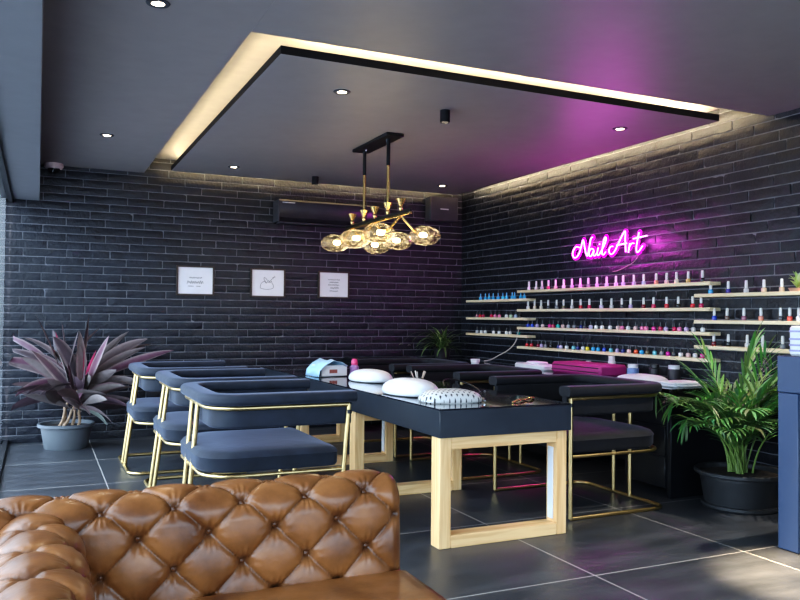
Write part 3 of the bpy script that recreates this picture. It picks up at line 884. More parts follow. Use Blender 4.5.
# ------------------------------------------------------------------ chesterfield sofa
def sofa():
    X0, X1, YI, Y1 = .135, 1.135, 2.405, 1.25       # inner arm face, right end, inner back face, front
    t = thing('chesterfield_sofa', 'tan leather buttoned chesterfield sofa in the foreground at left', 'sofa', (.5, 2.0, 0))
    off = Vector((-.5, -2.0, 0))
    # profile: (u outward from the inner face, z), from the seat up over the roll and down the outside
    prof = []
    for i in range(40): prof.append((-.005 + .012 * (i / 40), .30 + .312 * i / 40))
    c, r = (.104, .616), .098
    for i in range(64):
        a = pi - (pi * 1.22) * i / 63
        prof.append((c[0] + r * cos(a), c[1] + r * sin(a)))
    u_end = prof[-1]
    for i in range(1, 12): prof.append((u_end[0] - .02 * i / 11, u_end[1] - (u_end[1] - .10) * i / 11))
    ts = [0]
    for i in range(1, len(prof)): ts.append(ts[-1] + math.hypot(prof[i][0] - prof[i - 1][0], prof[i][1] - prof[i - 1][1]))
    nor = []
    for i in range(len(prof)):
        a = prof[max(0, i - 1)]; b = prof[min(len(prof) - 1, i + 1)]
        d = math.hypot(b[0] - a[0], b[1] - a[1])
        nor.append((-(b[1] - a[1]) / d, (b[0] - a[0]) / d))
    DU, DV = .1035, .0985
    T0 = .088                                      # arc position of the lowest button row (z = .40)
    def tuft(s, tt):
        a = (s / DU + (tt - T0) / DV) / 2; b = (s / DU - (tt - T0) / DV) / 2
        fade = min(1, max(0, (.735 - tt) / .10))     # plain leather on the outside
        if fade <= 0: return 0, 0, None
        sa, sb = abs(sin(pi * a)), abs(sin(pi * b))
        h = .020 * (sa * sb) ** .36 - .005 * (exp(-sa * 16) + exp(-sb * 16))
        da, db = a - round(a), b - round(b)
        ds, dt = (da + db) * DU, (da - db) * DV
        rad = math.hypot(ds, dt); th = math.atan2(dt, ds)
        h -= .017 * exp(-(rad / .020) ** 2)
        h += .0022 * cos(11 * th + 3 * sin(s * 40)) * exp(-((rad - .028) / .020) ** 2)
        tone = max(exp(-(rad / .016) ** 2), .75 * exp(-min(sa, sb) * 22))  # darkens pits and creases, occlusion shade painted into the leather colour
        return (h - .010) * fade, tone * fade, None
    def piece(name, place, s_lo, s_hi, N, cap_hi, sofs, puff=1.0, miter=False):
        mb = MB(); vs = []; fs = []; tone = []
        K = len(prof)
        rows = []
        for j in range(N + 1):
            w = j / N
            rows.append(w)
        for w in rows:
            for k in range(K):
                u, z = prof[k]; nu, nz = nor[k]
                lo = s_lo(u); s = lo + (s_hi - lo) * w
                d, tn, _ = tuft(s + sofs, ts[k])
                d *= puff
                if cap_hi:
                    e = (s_hi - s); rr = .045
                    if e < rr: d = d * (e / rr) - (rr - sqrt(max(0, rr * rr - (rr - e) ** 2))) * .9
                vs.append(place(s, u + nu * d, z + nz * d)); tone.append(tn)
        for j in range(N):
            for k in range(K - 1):
                fs.append((j * K + k, j * K + k + 1, (j + 1) * K + k + 1, (j + 1) * K + k))
        # close the underside edge and the free end
        fs.append(tuple(N * K + k for k in range(K)))
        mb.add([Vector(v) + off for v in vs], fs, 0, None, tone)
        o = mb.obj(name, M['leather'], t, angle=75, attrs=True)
        import bmesh
        bm = bmesh.new(); bm.from_mesh(o.data); bmesh.ops.recalc_face_normals(bm, faces=bm.faces[:]); bm.to_mesh(o.data); bm.free()
        return o
    # back: s runs along +x, u along +y ; arm: s runs along -y, u along -x
    SB = -.779                                     # a button column of the lowest row falls here
    back = piece('back', lambda s, u, z: (s, YI + u, z), lambda u: -.15, X1, 300, True, -.694 + 8 * DU)
    ZL = lambda z: z - .030 * min(1, max(0, (z - .28) / .36))
    arm = piece('arm', lambda s, u, z: (X0 - u * 1.25, -s, ZL(z)), lambda u: -(YI + .10), -Y1, 250, True, 2.405 + DU, .62)
    def buttons(place, parent, s0, s1, sofs):
        for row in range(0, 8):
            tt = T0 + row * DV
            k = min(range(len(ts)), key=lambda q: abs(ts[q] - tt))
            if tt > .70: continue
            u, z = prof[k]; nu, nz = nor[k]
            i0 = int(math.floor((s0 + sofs) / DU)) - 1
            for i in range(i0, i0 + 30):
                if (i + row) % 2: continue
                s = i * DU - sofs
                if s < (s0 if row > 2 or parent.name.startswith('arm') else X0) + .03 or s > s1 - .04: continue
                p = Vector(place(s, u + nu * -.026, z + nz * -.026))
                q = Vector(place(s, u + nu * .1, z + nz * .1)) - Vector(place(s, u, z))
                rot = q.normalized().to_track_quat('Z', 'Y').to_matrix()
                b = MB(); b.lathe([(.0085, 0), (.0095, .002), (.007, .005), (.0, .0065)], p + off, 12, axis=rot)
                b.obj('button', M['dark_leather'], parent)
    buttons(lambda s, u, z: (s, YI + u, z), back, -.12, X1, -.694 + 8 * DU)
    buttons(lambda s, u, z: (X0 - u * 1.25, -s, ZL(z)), arm, -YI, -Y1, 2.405 + DU)
    # seat cushion: crowned slab with a rounded front and piping
    a = MB(); N1, N2 = 40, 44
    x0, x1, y0, y1 = X0 + .004, X1 + .028, Y1 - .02, YI - .004
    vs = []; fs = []
    for j in range(N2 + 1):
        for i in range(N1 + 1):
            u, v = i / N1, j / N2
            x = x0 + (x1 - x0) * u; y = y0 + (y1 - y0) * v
            e = min(x - x0 + .06, x1 - x, y - y0, y1 - y + .06)
            rr = .05
            z = .402 - (rr - sqrt(max(0, rr * rr - (rr - min(e, rr)) ** 2))) + .018 * sin(pi * u) * sin(pi * v)
            z += .004 * mnoise.noise(Vector((x * 7, y * 7, 2)))
            vs.append((x - .5, y - 2.0, z))
    W = N1 + 1
    for j in range(N2):
        for i in range(N1): fs.append((j * W + i, j * W + i + 1, (j + 1) * W + i + 1, (j + 1) * W + i))
    ring = [i for i in range(W)] + [j * W + N1 for j in range(1, N2 + 1)] + [N2 * W + i for i in range(N1 - 1, -1, -1)] + [j * W for j in range(N2 - 1, 0, -1)]
    o = len(vs); vs += [(vs[q][0], vs[q][1], .225) for q in ring]
    for k in range(len(ring)):
        l = (k + 1) % len(ring); fs.append((ring[l], ring[k], o + k, o + l))
    fs.append(tuple(o + k for k in range(len(ring))))
    a.add(vs, fs, 0, None, 0.0)
    a.obj('seat_cushion', M['leather'], t, angle=60, attrs=True)
    a = MB(); a.box(X0 - .26 - .5, X1 + .005 - .5, Y1 + .03 - 2, YI + .19 - 2, .075, .224, .008)
    a.obj('base', M['leather'], t)
    for (x, y) in ((X0 - .14, Y1 + .10), (X1 - .08, Y1 + .10), (X0 - .14, YI + .13), (X1 - .08, YI + .13)):
        a = MB(); a.lathe([(.0, 0), (.022, 0), (.034, .03), (.036, .05), (.026, .0745), (.0, .0745)], (x - .5, y - 2, 0), 16); a.obj('foot', M['frame'], t)
sofa()

# ------------------------------------------------------------------ black manicure desks along the right and back walls
DZ = .762
t = thing('manicure_desk', 'long black manicure desk under the shelves along the right wall', 'desk', (4.34, 6.2, 0))
a = MB(); a.box(-.34, .34, -2.03, 2.13, DZ - .035, DZ, .003); a.obj('desktop', M['gloss_black'], t)
for y in (-2.02, -.62, .78, 2.08):
    a = MB(); a.box(-.32, .335, y, y + .035, 0, DZ - .0355, .002); a.obj('side_panel', M['desk'], t)
a = MB(); a.box(.02, .05, -1.98, 2.07, .10, DZ - .036, .002); a.obj('modesty_panel', M['desk'], t)
for y0, y1 in ((-1.984, -1.56), (-.584, -.16), (.816, 1.24)):
    a = MB(); a.box(-.318, .018, y0, y1, .06, DZ - .037, .002); c = a.obj('drawer_cabinet', M['desk'], t)
    for k in range(3):
        d = MB(); d.box(-.334, -.3185, y0 + .006, y1 - .006, .07 + k * .218, .278 + k * .218, .002); d.obj('drawer', M['desk'], c)
t = thing('back_desk', 'low black desk standing against the back wall under the prints and the green plant', 'desk', (3.58, 8.10, 0))
a = MB(); a.box(-.43, .40, -.27, .26, DZ - .03, DZ + .02, .003); a.obj('desktop', M['desk'], t)
for x in (-.42, .36):
    a = MB(); a.box(x, x + .035, -.25, .25, 0, DZ - .0305, .002); a.obj('side_panel', M['desk'], t)
a = MB(); a.box(-.38, .355, .12, .15, .08, DZ - .031, .002); a.obj('modesty_panel', M['desk'], t)

# ------------------------------------------------------------------ reception counter at the right edge
t = thing('reception_counter', 'navy blue panelled reception counter at the right edge', 'counter', (3.704, 3.055, 0))
a = MB(); a.box(.0, .60, -1.9, 0, .856, 1.055, .004); a.obj('countertop', M['counter'], t)
a = MB(); a.box(.03, .59, -1.88, -.01, .0, .8555, .003); a.obj('core', M['desk'], t)
for k in range(14):
    y1 = -.002 - k * .1335
    a = MB(); a.box(.003, .0295, y1 - .126, y1, .004, .853, .003); a.obj('front_board', M['counter'], t)
# stack of striped tissue packs on the counter
t = thing('tissue_pack', 'white box with pale purple stripes standing on the navy counter', 'box', (3.725, 3.00, 1.0552))
a = MB(); a.box(0, .14, -.24, 0, 0, .165, .012); bo = a.obj('carton', M['white'], t)
for z in (.025, .055, .088, .13):
    a = MB(); a.box(-.0012, .01, -.236, -.004, z, z + .010, .0005); a.obj('stripe', M['paint'], bo).color = (.35, .33, .60, 1)

# ------------------------------------------------------------------ things on the nail table
TZ = .7562
def dome(mb, lx, ly, h, n=28, m=10, p=2.6, z0=0, flat=.8):
    """rounded pillow shape: superellipse plan, flattened dome"""
    vs = []; fs = []
    rings = [(.96, 0), (1.0, .12), (.99, .28), (.95, .46), (.87, .64), (.75, .79), (.58, .90), (.38, .97), (.18, 1.0)]
    for (s, zz) in rings:
        for k in range(n):
            a = 2 * pi * k / n
            c, d = cos(a), sin(a)
            q = (abs(c) ** p + abs(d) ** p) ** (-1 / p)
            vs.append((lx * s * q * c, ly * s * q * d, z0 + h * zz))
    for i in range(len(rings) - 1):
        for k in range(n):
            l = (k + 1) % n; fs.append((i * n + k, i * n + l, (i + 1) * n + l, (i + 1) * n + k))
    fs.append(tuple(range(n))[::-1]); fs.append(tuple((len(rings) - 1) * n + k for k in range(n)))
    mb.add(vs, fs)
def nail_lamp(x, y, rz, s, label):
    t = thing('nail_lamp', label, 'nail lamp', (x, y, TZ), rz, 'white nail lamps on the table')
    a = MB(); dome(a, .115 * s, .19 * s, .078 * s, p=2.2, z0=.006); a.obj('shell', M['white'], t, angle=60)
    a = MB(); a.box(.06 * s, .1065 * s, -.09 * s, .09 * s, .008, .05 * s, .012); a.obj('hand_opening', M['paint'], t).color = (.12, .12, .13, 1)
    a = MB(); dome(a, .100 * s, .154 * s, .006); a.obj('base', M['silver'], t)
nail_lamp(2.30, 5.50, .25, 1.12, 'low white rounded nail lamp on the table, farther of the two')
nail_lamp(2.155, 4.50, .15, 1.25, 'large white rounded nail lamp on the table, nearer of the two')

# patterned hand cushion
def cushion_mat():
    m, nt, b = nmat('silver_lattice_fabric')
    v = coords(nt)
    sx = nt.nodes.new('ShaderNodeSeparateXYZ'); nt.links.new(v, sx.inputs[0])
    def tri(sgn):
        a = node(nt, 'ShaderNodeMath', operation='MULTIPLY_ADD'); nt.links.new(sx.outputs[1], a.inputs[0]); a.inputs[1].default_value = sgn * .8
        nt.links.new(sx.outputs[0], a.inputs[2])
        d = node(nt, 'ShaderNodeMath', operation='DIVIDE'); nt.links.new(a.outputs[0], d.inputs[0]); d.inputs[1].default_value = .034
        p = node(nt, 'ShaderNodeMath', operation='PINGPONG'); nt.links.new(d.outputs[0], p.inputs[0]); p.inputs[1].default_value = .5
        g = node(nt, 'ShaderNodeMath', operation='GREATER_THAN'); nt.links.new(p.outputs[0], g.inputs[0]); g.inputs[1].default_value = .29
        return g.outputs[0]
    mu = node(nt, 'ShaderNodeMath', operation='MULTIPLY'); nt.links.new(tri(1), mu.inputs[0]); nt.links.new(tri(-1), mu.inputs[1])
    mx = node(nt, 'ShaderNodeMix', data_type='RGBA'); nt.links.new(mu.outputs[0], mx.inputs[0])
    mx.inputs[6].default_value = (.68, .68, .66, 1); mx.inputs[7].default_value = (.03, .03, .035, 1)
    nt.links.new(mx.outputs[2], b.inputs['Base Color']); b.inputs['Roughness'].default_value = .4
    return m
M['lattice'] = cushion_mat()
t = thing('hand_cushion', 'black and silver lattice patterned hand cushion at the near end of the table', 'cushion', (2.20, 4.05, TZ), -.12)
a = MB(); dome(a, .185, .125, .075, p=3.2); a.obj('cover', M['lattice'], t, angle=60)
a = MB()
a.tube([(.17, -.11, .012), (.187, -.07, .018), (.19, 0, .02), (.187, .07, .018), (.17, .11, .012)], .006, 8); a.obj('edge_trim', M['silver'], t)

# tissue box
t = thing('tissue_box', 'white and pale blue tissue box at the far end of the table', 'tissue box', (2.14, 6.10, TZ), .1)
a = MB(); a.box(-.07, .16, -.10, .10, .004, .095, .006); bo = a.obj('carton', M['white'], t)
a = MB(); a.box(.0, .07, -.101, -.0995, .03, .06, .0005); a.obj('printed_mark', M['paint'], bo).color = (.35, .10, .08, 1)
a = MB()
n = 10; vs = []; fs = []
for i in range(n + 1):
    u = i / n
    for (w, h) in ((-.11, .0), (-.10, .07), (-.05, .125), (.02, .145), (.10, .12), (.15, .10)):
        vs.append((w, -.13 + .26 * u, .004 + h * (.85 + .12 * sin(u * 7 + w * 20))))
for i in range(n):
    for k in range(5): fs.append((i * 6 + k, i * 6 + k + 1, (i + 1) * 6 + k + 1, (i + 1) * 6 + k))
a.add(vs, fs); o = a.obj('tissue', M['paint'], t, angle=60); o.color = (.42, .66, .86, 1)
sm = o.modifiers.new('thickness', 'SOLIDIFY'); sm.thickness = .003

# pink bottle
t = thing('pump_bottle', 'small pink and lilac bottle standing between tissue box and nail lamp', 'bottle', (2.385, 6.05, TZ))
a = MB(); a.lathe([(.0, 0), (.036, 0), (.038, .004), (.038, .075), (.025, .09), (.012, .093), (.0, .093)], n=20); a.obj('body', M['paint'], t).color = (.35, .20, .45, 1)
a = MB(); a.lathe([(.0, .092), (.026, .092), (.028, .10), (.026, .125), (.015, .14), (.0, .142)], n=18); a.obj('lid', M['paint'], t).color = (.75, .08, .22, 1)
t = thing('towel', 'folded pink cloth lying beside the lilac bottle on the table', 'cloth', (2.40, 5.86, TZ), .3)
a = MB(); a.box(-.05, .06, -.07, .07, 0, .018, .008); a.obj('lower_fold', M['paint'], t).color = (.72, .10, .25, 1)
a = MB(); a.box(-.045, .055, -.065, .06, .0182, .034, .008); a.obj('upper_fold', M['paint'], t).color = (.75, .16, .32, 1)

# brushes in a cup
t = thing('brush_cup', 'small black cup holding nail brushes behind the near white lamp', 'cup', (2.47, 5.02, TZ))
a = MB(); a.lathe([(.0, 0), (.032, 0), (.036, .06), (.033, .06), (.030, .005), (.0, .005)], n=20); a.obj('cup', M['desk'], t)
for k in range(5):
    an = k * 1.26 + .3; b = MB()
    p0 = Vector((cos(an) * .012, sin(an) * .012, .008)); p1 = Vector((cos(an) * .055, sin(an) * .055, .105))
    b.tube([p0, p0.lerp(p1, .6), p1], [.003, .0035, .005], 8)
    o = b.obj('brush', M['paint'], t); o.color = ((.60, .45, .35, 1), (.7, .62, .55, 1))[k % 2]
mb = MB(); mb.tube(smooth_path([(2.36, 4.42, TZ + .05), (2.45, 4.60, TZ + .075), (2.58, 4.70, TZ + .07), (2.66, 4.62, TZ + .04), (2.62, 4.42, TZ + .012), (2.50, 4.33, TZ + .006), (2.44, 4.30, TZ + .006)]), .005, 8)
tag(mb.obj('lamp_cable', M['blackcable']), 'black cable looping up from the near white nail lamp', 'cable')
mb = MB(); p = smooth_path([(2.50, 3.84, TZ + .006), (2.58, 3.90, TZ + .010), (2.64, 3.93, TZ + .006), (2.70, 3.96, TZ + .012), (2.76, 4.02, TZ + .006)], 6)
for i, q in enumerate(p):
    mb.lathe([(.0, -.005), (.009, -.003), (.010, .002), (.005, .006), (.0, .006)], q, 10)
mb.tube(p, .003, 6)
tag(mb.obj('bead_chain', M['brass']), 'gold beaded chain lying at the near right corner of the table', 'chain')

# ------------------------------------------------------------------ things on the right desk
t = thing('wipe_pack', 'white pack of wipes on the black desk, left of the pink case', 'pack', (4.30, 6.20, DZ + .0004), 0)
a = MB(); a.box(-.10, .10, -.24, .24, 0, .055, .014); a.obj('wrapper', M['white'], t)
a = MB(); a.box(-.06, .06, -.10, .10, .0555, .075, .008); a.obj('lid', M['paper'], t)
t = thing('cosmetic_case', 'magenta zipped cosmetic case with black piping on the black desk', 'case', (4.36, 5.52, DZ + .0004))
a = MB(); a.box(-.15, .15, -.34, .34, 0, .10, .022); c = a.obj('body', M['pink'], t)
for z in (.036, .074):
    a = MB(); p = [(x, y, z) for (x, y) in ((-.152, -.32), (-.152, .32), (.152, .32), (.152, -.32))]
    a.tube(p, .004, 6, closed=True); a.obj('zip', M['blackcable'], c)
def jar(x, y, r, h, body, lid, label):
    t = thing('jar', label, 'jar', (x, y, DZ + .0004), 0, 'jars on the black desk by the pink case')
    a = MB(); a.lathe([(.0, 0), (r, 0), (r, h * .72), (r * .8, h * .76), (.0, h * .76)], n=20); a.obj('body', M['paint'], t).color = (*body, 1)
    a = MB(); a.lathe([(.0, h * .765), (r * .86, h * .765), (r * .86, h), (.0, h)], n=20); a.obj('lid', M['cap'], t).color = (*lid, 1)
jar(4.57, 5.46, .032, .16, (.78, .78, .8), (.7, .7, .72), 'small white bottle standing behind the pink case')
jar(4.57, 5.78, .028, .10, (.80, .80, .8), (.8, .8, .82), 'tiny white jar behind the pink case, left of the taller bottle')
jar(4.42, 5.02, .048, .115, (.18, .28, .55), (.75, .78, .82), 'blue jar with pale lid just right of the pink case')
jar(4.50, 4.86, .042, .125, (.02, .02, .022), (.02, .02, .022), 'black jar right of the blue jar on the desk')
jar(4.55, 4.70, .050, .125, (.03, .03, .035), (.66, .70, .76), 'black jar with white lid behind the white towels')
t = thing('towel', 'rounded white folded towel on the desk behind the nearest right-hand chair', 'towel', (4.24, 4.72, DZ + .0004), .2)
a = MB(); dome(a, .17, .20, .062, p=2.4); a.obj('upper_fold', M['towel'], t, angle=60)
t = thing('towel', 'flat white towel at the near end of the black desk by the palm', 'towel', (4.27, 4.36, DZ + .0004), 0)
a = MB(); a.box(-.15, .17, -.12, .12, 0, .016, .006); a.obj('lower_fold', M['towel'], t)
a = MB(); a.box(-.14, .16, -.115, .11, .0162, .032, .006); a.obj('upper_fold', M['towel'], t)
t = thing('bowl', 'small white square bowl on the black desk near the back corner', 'bowl', (4.08, 6.98, DZ + .0004))
a = MB(); a.lathe([(.0, 0), (.038, 0), (.05, .06), (.046, .06), (.035, .006), (.0, .006)], n=24); a.obj('body', M['white'], t)
a = MB(); a.lathe([(.0385, .03), (.0455, .032), (.0472, .042), (.0405, .04)], n=24); a.obj('stripe', M['paper'], t)

# ------------------------------------------------------------------ plants
def leaf(mb, pts, width, col, fold=.25, prof=None, edge=None, roll=0):
    """a blade along pts; width profile tapers to the tip; folded along the midrib"""
    P = [Vector(p) for p in pts]; n = len(P); vs = []; fs = []; cs = []
    for i in range(n):
        t = i / (n - 1)
        d = (P[min(i + 1, n - 1)] - P[max(0, i - 1)]).normalized()
        sd = d.cross(Vector((0, 0, 1)))
        if sd.length < .05: sd = Vector((1, 0, 0))
        sd.normalize()
        if roll: sd = Matrix.Rotation(roll, 3, d) @ sd
        up = sd.cross(d)
        w = width * (prof(t) if prof else max(.02, sin(pi * min(1, .06 + t * .94)) ** .8))
        for k in (-1, -.5, 0, .5, 1):
            vs.append(P[i] + sd * (w * k) + up * (abs(k) * w * fold))
    for i in range(n - 1):
        for k in range(4):
            fs.append((i * 5 + k, i * 5 + k + 1, (i + 1) * 5 + k + 1, (i + 1) * 5 + k))
    o = len(mb.v); mb.add(vs, fs, 0, col)
    if edge:
        for i in range(n):
            for k, e in ((0, 1), (4, 1)):
                mb.col[o + i * 5 + k] = edge
    return P
def arc(p, az, el, length, droop, n=9, lim=None):
    P = [Vector(p)]; st = length / (n - 1)
    for i in range(n - 1):
        d = Vector((cos(az) * cos(el), sin(az) * cos(el), sin(el)))
        q = P[-1] + d * st
        if lim: q = lim(q)
        P.append(q); el -= droop / (n - 1) * (1 + .8 * i / n)
    return P

# purple cordyline at left
t = thing('potted_cordyline', 'purple leaved cordyline in a grey pot by the back wall at left', 'potted plant', (.262, 7.97, 0))
a = MB()
a.lathe([(.0, 0), (.185, 0), (.19, .01), (.218, .17), (.222, .195), (.245, .20), (.25, .205), (.25, .228), (.243, .232), (.228, .228), (.225, .19), (.0, .19)], n=64,
        ribs=lambda an, z: (.011 if (int(an / (2 * pi) * 20) % 2 and .02 < z < .17) else 0)); a.obj('pot', M['grey_pot'], t, angle=30)
a = MB(); a.lathe([(.0, .205), (.226, .198)], n=32); a.obj('soil', M['soil'], t)
tips = []
for k, (bx, by, tx, ty, h) in enumerate(((-.06, .02, .03, .0, .47), (-.03, -.04, .10, -.05, .44), (.05, .03, .10, .04, .58), (.10, -.02, .12, -.04, .40), (-.02, .05, -.02, .06, .62))):
    a = MB(); p = [Vector((bx, by, .195)).lerp(Vector((tx, ty, h)), q / 5) + Vector((.01 * sin(q * 1.4), 0, 0)) for q in range(6)]
    a.tube(p, [.014, .013, .012, .012, .011, .009], 8); a.obj('stem', M['cane'], t); tips.append(p)
fol = MB(); r = random.Random(21)
PURP = [(.17, .125, .125), (.10, .072, .08), (.22, .18, .175), (.11, .07, .085), (.30, .255, .24), (.18, .085, .12), (.08, .06, .065)]
def lim1(q):
    return Vector((max(-.465, min(1.0, q.x)), min(.36, q.y), max(.23, q.z)))
def face_viewer(P):
    """leaves turn their blades outward to the room, each by its own amount"""
    d = (P[5] - P[2]).normalized(); sd = d.cross(Vector((0, 0, 1)))
    if sd.length < .05: return 0
    sd.normalize(); up = sd.cross(d); want = Vector((-.25, -1, .35))
    want = (want - d * want.dot(d))
    if want.length < .1: return 0
    a = math.atan2(-want.dot(sd), want.dot(up)) if want.dot(up) or want.dot(sd) else 0
    return a * r.uniform(.35, .95)
def cordy(p, az, el, L, droop, w, col, edge=None):
    P = arc(p, az, el, L, droop, 11, lim1)
    leaf(fol, P, w, col, .22, lambda s: (.16 if s < .18 else max(.02, sin(pi * min(1, (s - .10) / .9)) ** .75)), edge, face_viewer(P))
for k, st in enumerate(tips):
    for j in range(7):
        s = .55 + .45 * r.random()
        p = st[0].lerp(st[-1], s)
        az = r.uniform(0, 2 * pi)
        if sin(az) > .35: az = -az
        el = radians(r.uniform(22, 84)) if j > 3 else radians(r.uniform(5, 40))
        L = r.uniform(.46, .66) * (1.0 if el < radians(65) else .92)
        cordy(p, az, el, L, r.uniform(.1, .6), r.uniform(.038, .056), r.choice(PURP), (.26, .15, .17) if r.random() < .45 else None)
# long leaves that set the outline
for az, el, L, dr in ((3.2, 38, .66, .55), (3.0, 52, .68, .7), (3.3, 22, .60, .9), (2.9, 62, .70, .6), (-.1, 30, .92, .25), (.05, 36, .86, .35), (-.3, 20, .70, .7), (-.2, 52, .78, .5), (3.05, 44, .74, .45), (3.15, 30, .74, .35), (2.95, 54, .76, .5), (-.15, 42, .70, .3), (-1.4, 70, .60, .4), (-1.9, 76, .62, .3), (-2.4, 68, .62, .5)):
    cordy(tips[(2, 4)[r.randrange(2)]][-1] + Vector((0, -.06, -.02)), az - .12 if abs(az) < .5 else az + .12, radians(el), L, dr, r.uniform(.045, .06), PURP[r.choice((0, 1, 2, 5))], (.36, .28, .27))
for az, el, L, dr in ((-1.3, 78, .72, .2), (-1.8, 82, .74, .15), (-.9, 68, .74, .25), (-2.3, 66, .76, .25), (-2.7, 58, .74, .3), (-.5, 58, .72, .3)):
    cordy(tips[r.randrange(5)][-1] - Vector((0, 0, .03)), az, radians(el), L, dr, r.uniform(.042, .058), r.choice(PURP), (.42, .34, .32))
for az, el, L in ((1.6, 86, .46), (-1.5, 84, .56), (-.6, 76, .50), (-2.5, 80, .48)):
    cordy(tips[r.randrange(5)][-1] + Vector((0, -.02, 0)), az, radians(el), L, .15, .016, (.55, .05, .14))
cordy(Vector((.12, -.10, .36)), -.5, radians(-10), .33, .8, .05, (.19, .22, .19), (.28, .30, .27))
fol.obj('foliage', M['leaf'], t, angle=80, attrs=True)

def palm(t, base, fronds, seed, lim, col, lw, ll, stemcol):
    r = random.Random(seed); fol = MB(); sm = MB()
    for (az, el, L, dr) in fronds:
        p0 = Vector(base) + Vector((r.uniform(-.06, .06), r.uniform(-.06, .06), 0))
        P = arc(p0, az, radians(el), L, dr, 16, lim)
        sm.tube(P, [.0075 * (1 - .8 * i / 15) for i in range(16)], 6, col=stemcol)
        i0 = 5
        for i in range(i0, 16):
            f = (i - i0) / (15 - i0)
            d = (P[min(15, i + 1)] - P[i - 1]).normalized()
            sd = d.cross(Vector((0, 0, 1)))
            if sd.length < .05: sd = Vector((1, 0, 0))
            sd.normalize()
            for s in (-1, 1):
                if i == 15 and s == 1: break
                for h in (0,):
                    if i == 15 and h: break
                    b = P[i - 1].lerp(P[i], 1 - h)
                    dir_ = (d * (.75 + .35 * f) + sd * s * (.85 - .45 * f) + Vector((0, 0, .12))).normalized() if i < 15 else d
                    ln = ll * (.65 + .6 * sin(pi * min(1, .15 + f * .8))) * r.uniform(.85, 1.1)
                    Q = [b]; dd = dir_.copy()
                    for q in range(6):
                        dd = (dd + Vector((0, 0, -.05 - .025 * q))).normalized()
                        nq = Q[-1] + dd * ln / 6
                        Q.append(lim(nq) if lim else nq)
                    c = tuple(x * r.uniform(.7, 1.35) for x in col)
                    leaf(fol, Q, lw * r.uniform(.85, 1.15), c, .3)
    fol.obj('foliage', M['leaf'], t, angle=80, attrs=True)
    sm.obj('stems', M['leaf'], t, angle=80, attrs=True)

# areca palm by the counter
PX, PY = 4.29, 3.83
t = thing('potted_palm', 'green areca palm in a dark round pot beside the navy counter', 'potted plant', (PX, PY, 0))
a = MB()
a.lathe([(.0, 0), (.235, 0), (.245, .012), (.245, .03), (.225, .035), (.252, .19), (.258, .215), (.285, .222), (.29, .228), (.29, .245), (.283, .25), (.262, .245), (.258, .2), (.0, .2)], n=72,
        ribs=lambda an, z: (.011 if (int(an / (2 * pi) * 18) % 2 and .05 < z < .19) else 0)); a.obj('pot', M['black_pot'], t, angle=30)
a = MB(); a.lathe([(.0, .232), (.12, .228), (.26, .215)], n=32); a.obj('soil', M['soil'], t)
r = random.Random(5); fr = []
for k in range(36):
    az = k * 2.4 + r.uniform(-.3, .3)
    fr.append((az, r.uniform(75, 89), r.uniform(.50, .80), r.uniform(.4, 1.25)))
fr += [(2.9, 78, .90, 1.35), (3.4, 80, .90, 1.3), (2.6, 80, .92, 1.3), (3.0, 74, .80, 1.4), (-1.6, 86, .86, .3), (-1.2, 88, .90, .2), (1.8, 86, .86, .35), (0.2, 82, .95, .9), (3.6, 76, .72, 1.2)]
def limR(q):
    x, y, z = min(XR - .03 - PX, q.x), q.y, max(.26, q.z)
    if z < .83: y = min(y, .31); x = max(x, -.44)
    return Vector((x, y, z))
palm(t, (0, 0, .225), fr, 8, limR, (.125, .26, .085), .0098, .20, (.20, .30, .08))

# spider plant in the back corner
t = thing('potted_spider_plant', 'loose green plant with thin arching leaves in the dark back corner', 'potted plant', (4.27, 8.06, DZ + .0004))
a = MB(); a.lathe([(.0, 0), (.075, 0), (.10, .11), (.105, .125), (.095, .125), (.09, .10), (.0, .10)], n=28); a.obj('pot', M['black_pot'], t)
a = MB(); a.lathe([(.0, .108), (.09, .104)], n=20); a.obj('soil', M['soil'], t)
fol = MB(); r = random.Random(11)
limB = lambda q: Vector((min(XR - .04 - 4.27, q.x), min(YB - .05 - 8.06, q.y), max(.035, q.z)))
for k in range(70):
    az = r.uniform(0, 2 * pi); el = radians(r.uniform(25, 86))
    P = arc((r.uniform(-.04, .04), r.uniform(-.04, .04), .10), az, el, r.uniform(.22, .48), r.uniform(.7, 2.2), 9, limB)
    g = r.uniform(.6, 1.3)
    leaf(fol, P, r.uniform(.007, .013), (.09 * g, .15 * g, .05 * g), .3)
for az, L in ((2.9, .62), (3.3, .58), (2.6, .60)):
    P = arc((0, 0, .12), az, radians(62), L, 1.9, 10, limB)
    leaf(fol, P, .005, (.12, .17, .06), .3); leaf(fol, [P[-1], P[-1] + Vector((-.02, -.01, .01)), P[-1] + Vector((-.05, -.02, 0))], .012, (.18, .25, .10), .3)
fol.obj('foliage', M['leaf'], t, angle=80, attrs=True)

# little succulent on the topmost right shelf
t = thing('potted_succulent', 'small light green succulent in a shallow dish on the topmost right shelf', 'potted plant', (XR - .062, 3.665, 1.4454))
a = MB(); a.lathe([(.0, 0), (.045, 0), (.058, .022), (.052, .022), (.043, .008), (.0, .008)], n=24); a.obj('dish', M['paint'], t).color = (.62, .34, .24, 1)
fol = MB(); r = random.Random(3)
for k in range(26):
    az = k * 2.4; up = k % 2
    P = arc((0, 0, .02 + .05 * up * r.random()), az, radians(r.uniform(30, 85)), r.uniform(.05, .11), .4, 6, lambda q: Vector((min(.05, q.x), q.y, q.z)))
    leaf(fol, P, .010, r.choice(((.30, .48, .10), (.45, .62, .20), (.60, .72, .40))), .5)
fol.obj('foliage', M['leaf'], t, angle=80, attrs=True)

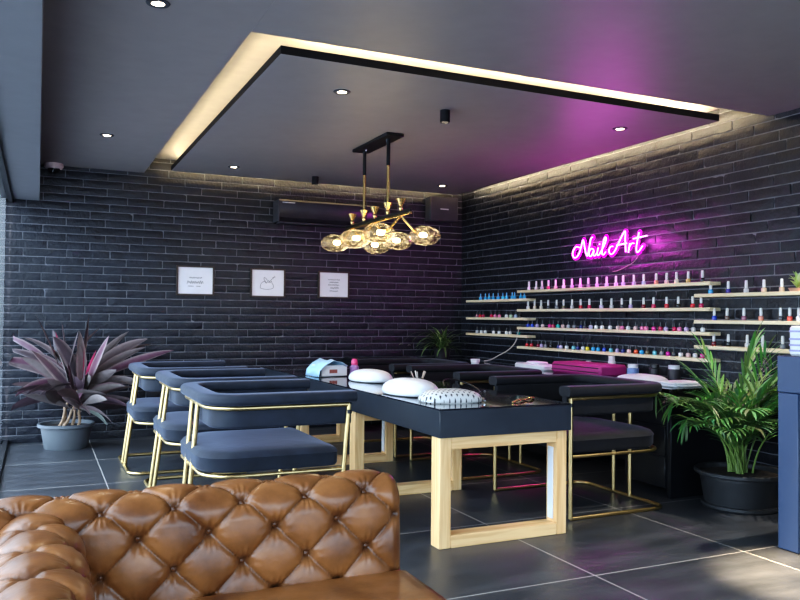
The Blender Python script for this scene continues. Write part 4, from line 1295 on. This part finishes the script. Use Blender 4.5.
# ------------------------------------------------------------------ daylight
w = bpy.data.worlds.new('daylight'); bpy.context.scene.world = w
w.use_nodes = True; nt = w.node_tree
bg = nt.nodes['Background']
tc = nt.nodes.new('ShaderNodeTexCoord'); sp = nt.nodes.new('ShaderNodeSeparateXYZ'); nt.links.new(tc.outputs['Generated'], sp.inputs[0])
cr = nt.nodes.new('ShaderNodeValToRGB')
e = cr.color_ramp.elements
e[0].position = .46; e[0].color = (.14, .15, .17, 1)
e[1].position = .66; e[1].color = (.76, .86, 1.0, 1)
k = e.new(.505); k.color = (.38, .42, .47, 1)
mr = nt.nodes.new('ShaderNodeMapRange'); mr.inputs['From Min'].default_value = -1
nt.links.new(sp.outputs[2], mr.inputs['Value']); nt.links.new(mr.outputs[0], cr.inputs['Fac'])
nt.links.new(cr.outputs[0], bg.inputs['Color'])
bg.inputs['Strength'].default_value = 9.0
def portal(loc, rot, sx, sy):
    l = bpy.data.lights.new('sky_portal', 'AREA'); l.shape = 'RECTANGLE'; l.size = sx; l.size_y = sy
    l.cycles.is_portal = True
    o = bpy.data.objects.new('sky_portal', l); C.objects.link(o); o.location = loc; o.rotation_euler = rot
portal((XG - .06, (YF + YB) / 2, 1.17), (pi / 2, 0, -pi / 2), YB - YF, 2.33)
portal(((XG + XR) / 2, YF - .06, 1.17), (pi / 2, 0, 0), XR - XG, 2.33)

# ------------------------------------------------------------------ camera
yaw, pitch, roll, F = 4.32710345e-01, 2.11765272e-02, 9.32010706e-03, 783.914773
fw = Vector((sin(yaw) * cos(pitch), cos(yaw) * cos(pitch), sin(pitch)))
rt = Vector((cos(yaw), -sin(yaw), 0)); up = rt.cross(fw)
r2 = cos(roll) * rt + sin(roll) * up; u2 = -sin(roll) * rt + cos(roll) * up
cam = bpy.data.cameras.new('camera'); co = bpy.data.objects.new('camera', cam); C.objects.link(co)
mat = Matrix((r2, u2, -fw)).transposed().to_4x4(); mat.translation = (0, 0, 1.25)
co.matrix_world = mat
cam.sensor_fit = 'HORIZONTAL'; cam.sensor_width = 36; cam.lens = F * 36 / 800
cam.clip_start = .05
bpy.context.scene.camera = co
vs = bpy.context.scene.view_settings
vs.view_transform = 'Standard'; vs.look = 'None'; vs.exposure = 0.18; vs.gamma = 1.0
vs.use_curve_mapping = True
cm = vs.curve_mapping; cu = cm.curves[3]
for p in ((.02, .0115), (.08, .072), (.3, .325)): cu.points.new(*p)
cm.update()
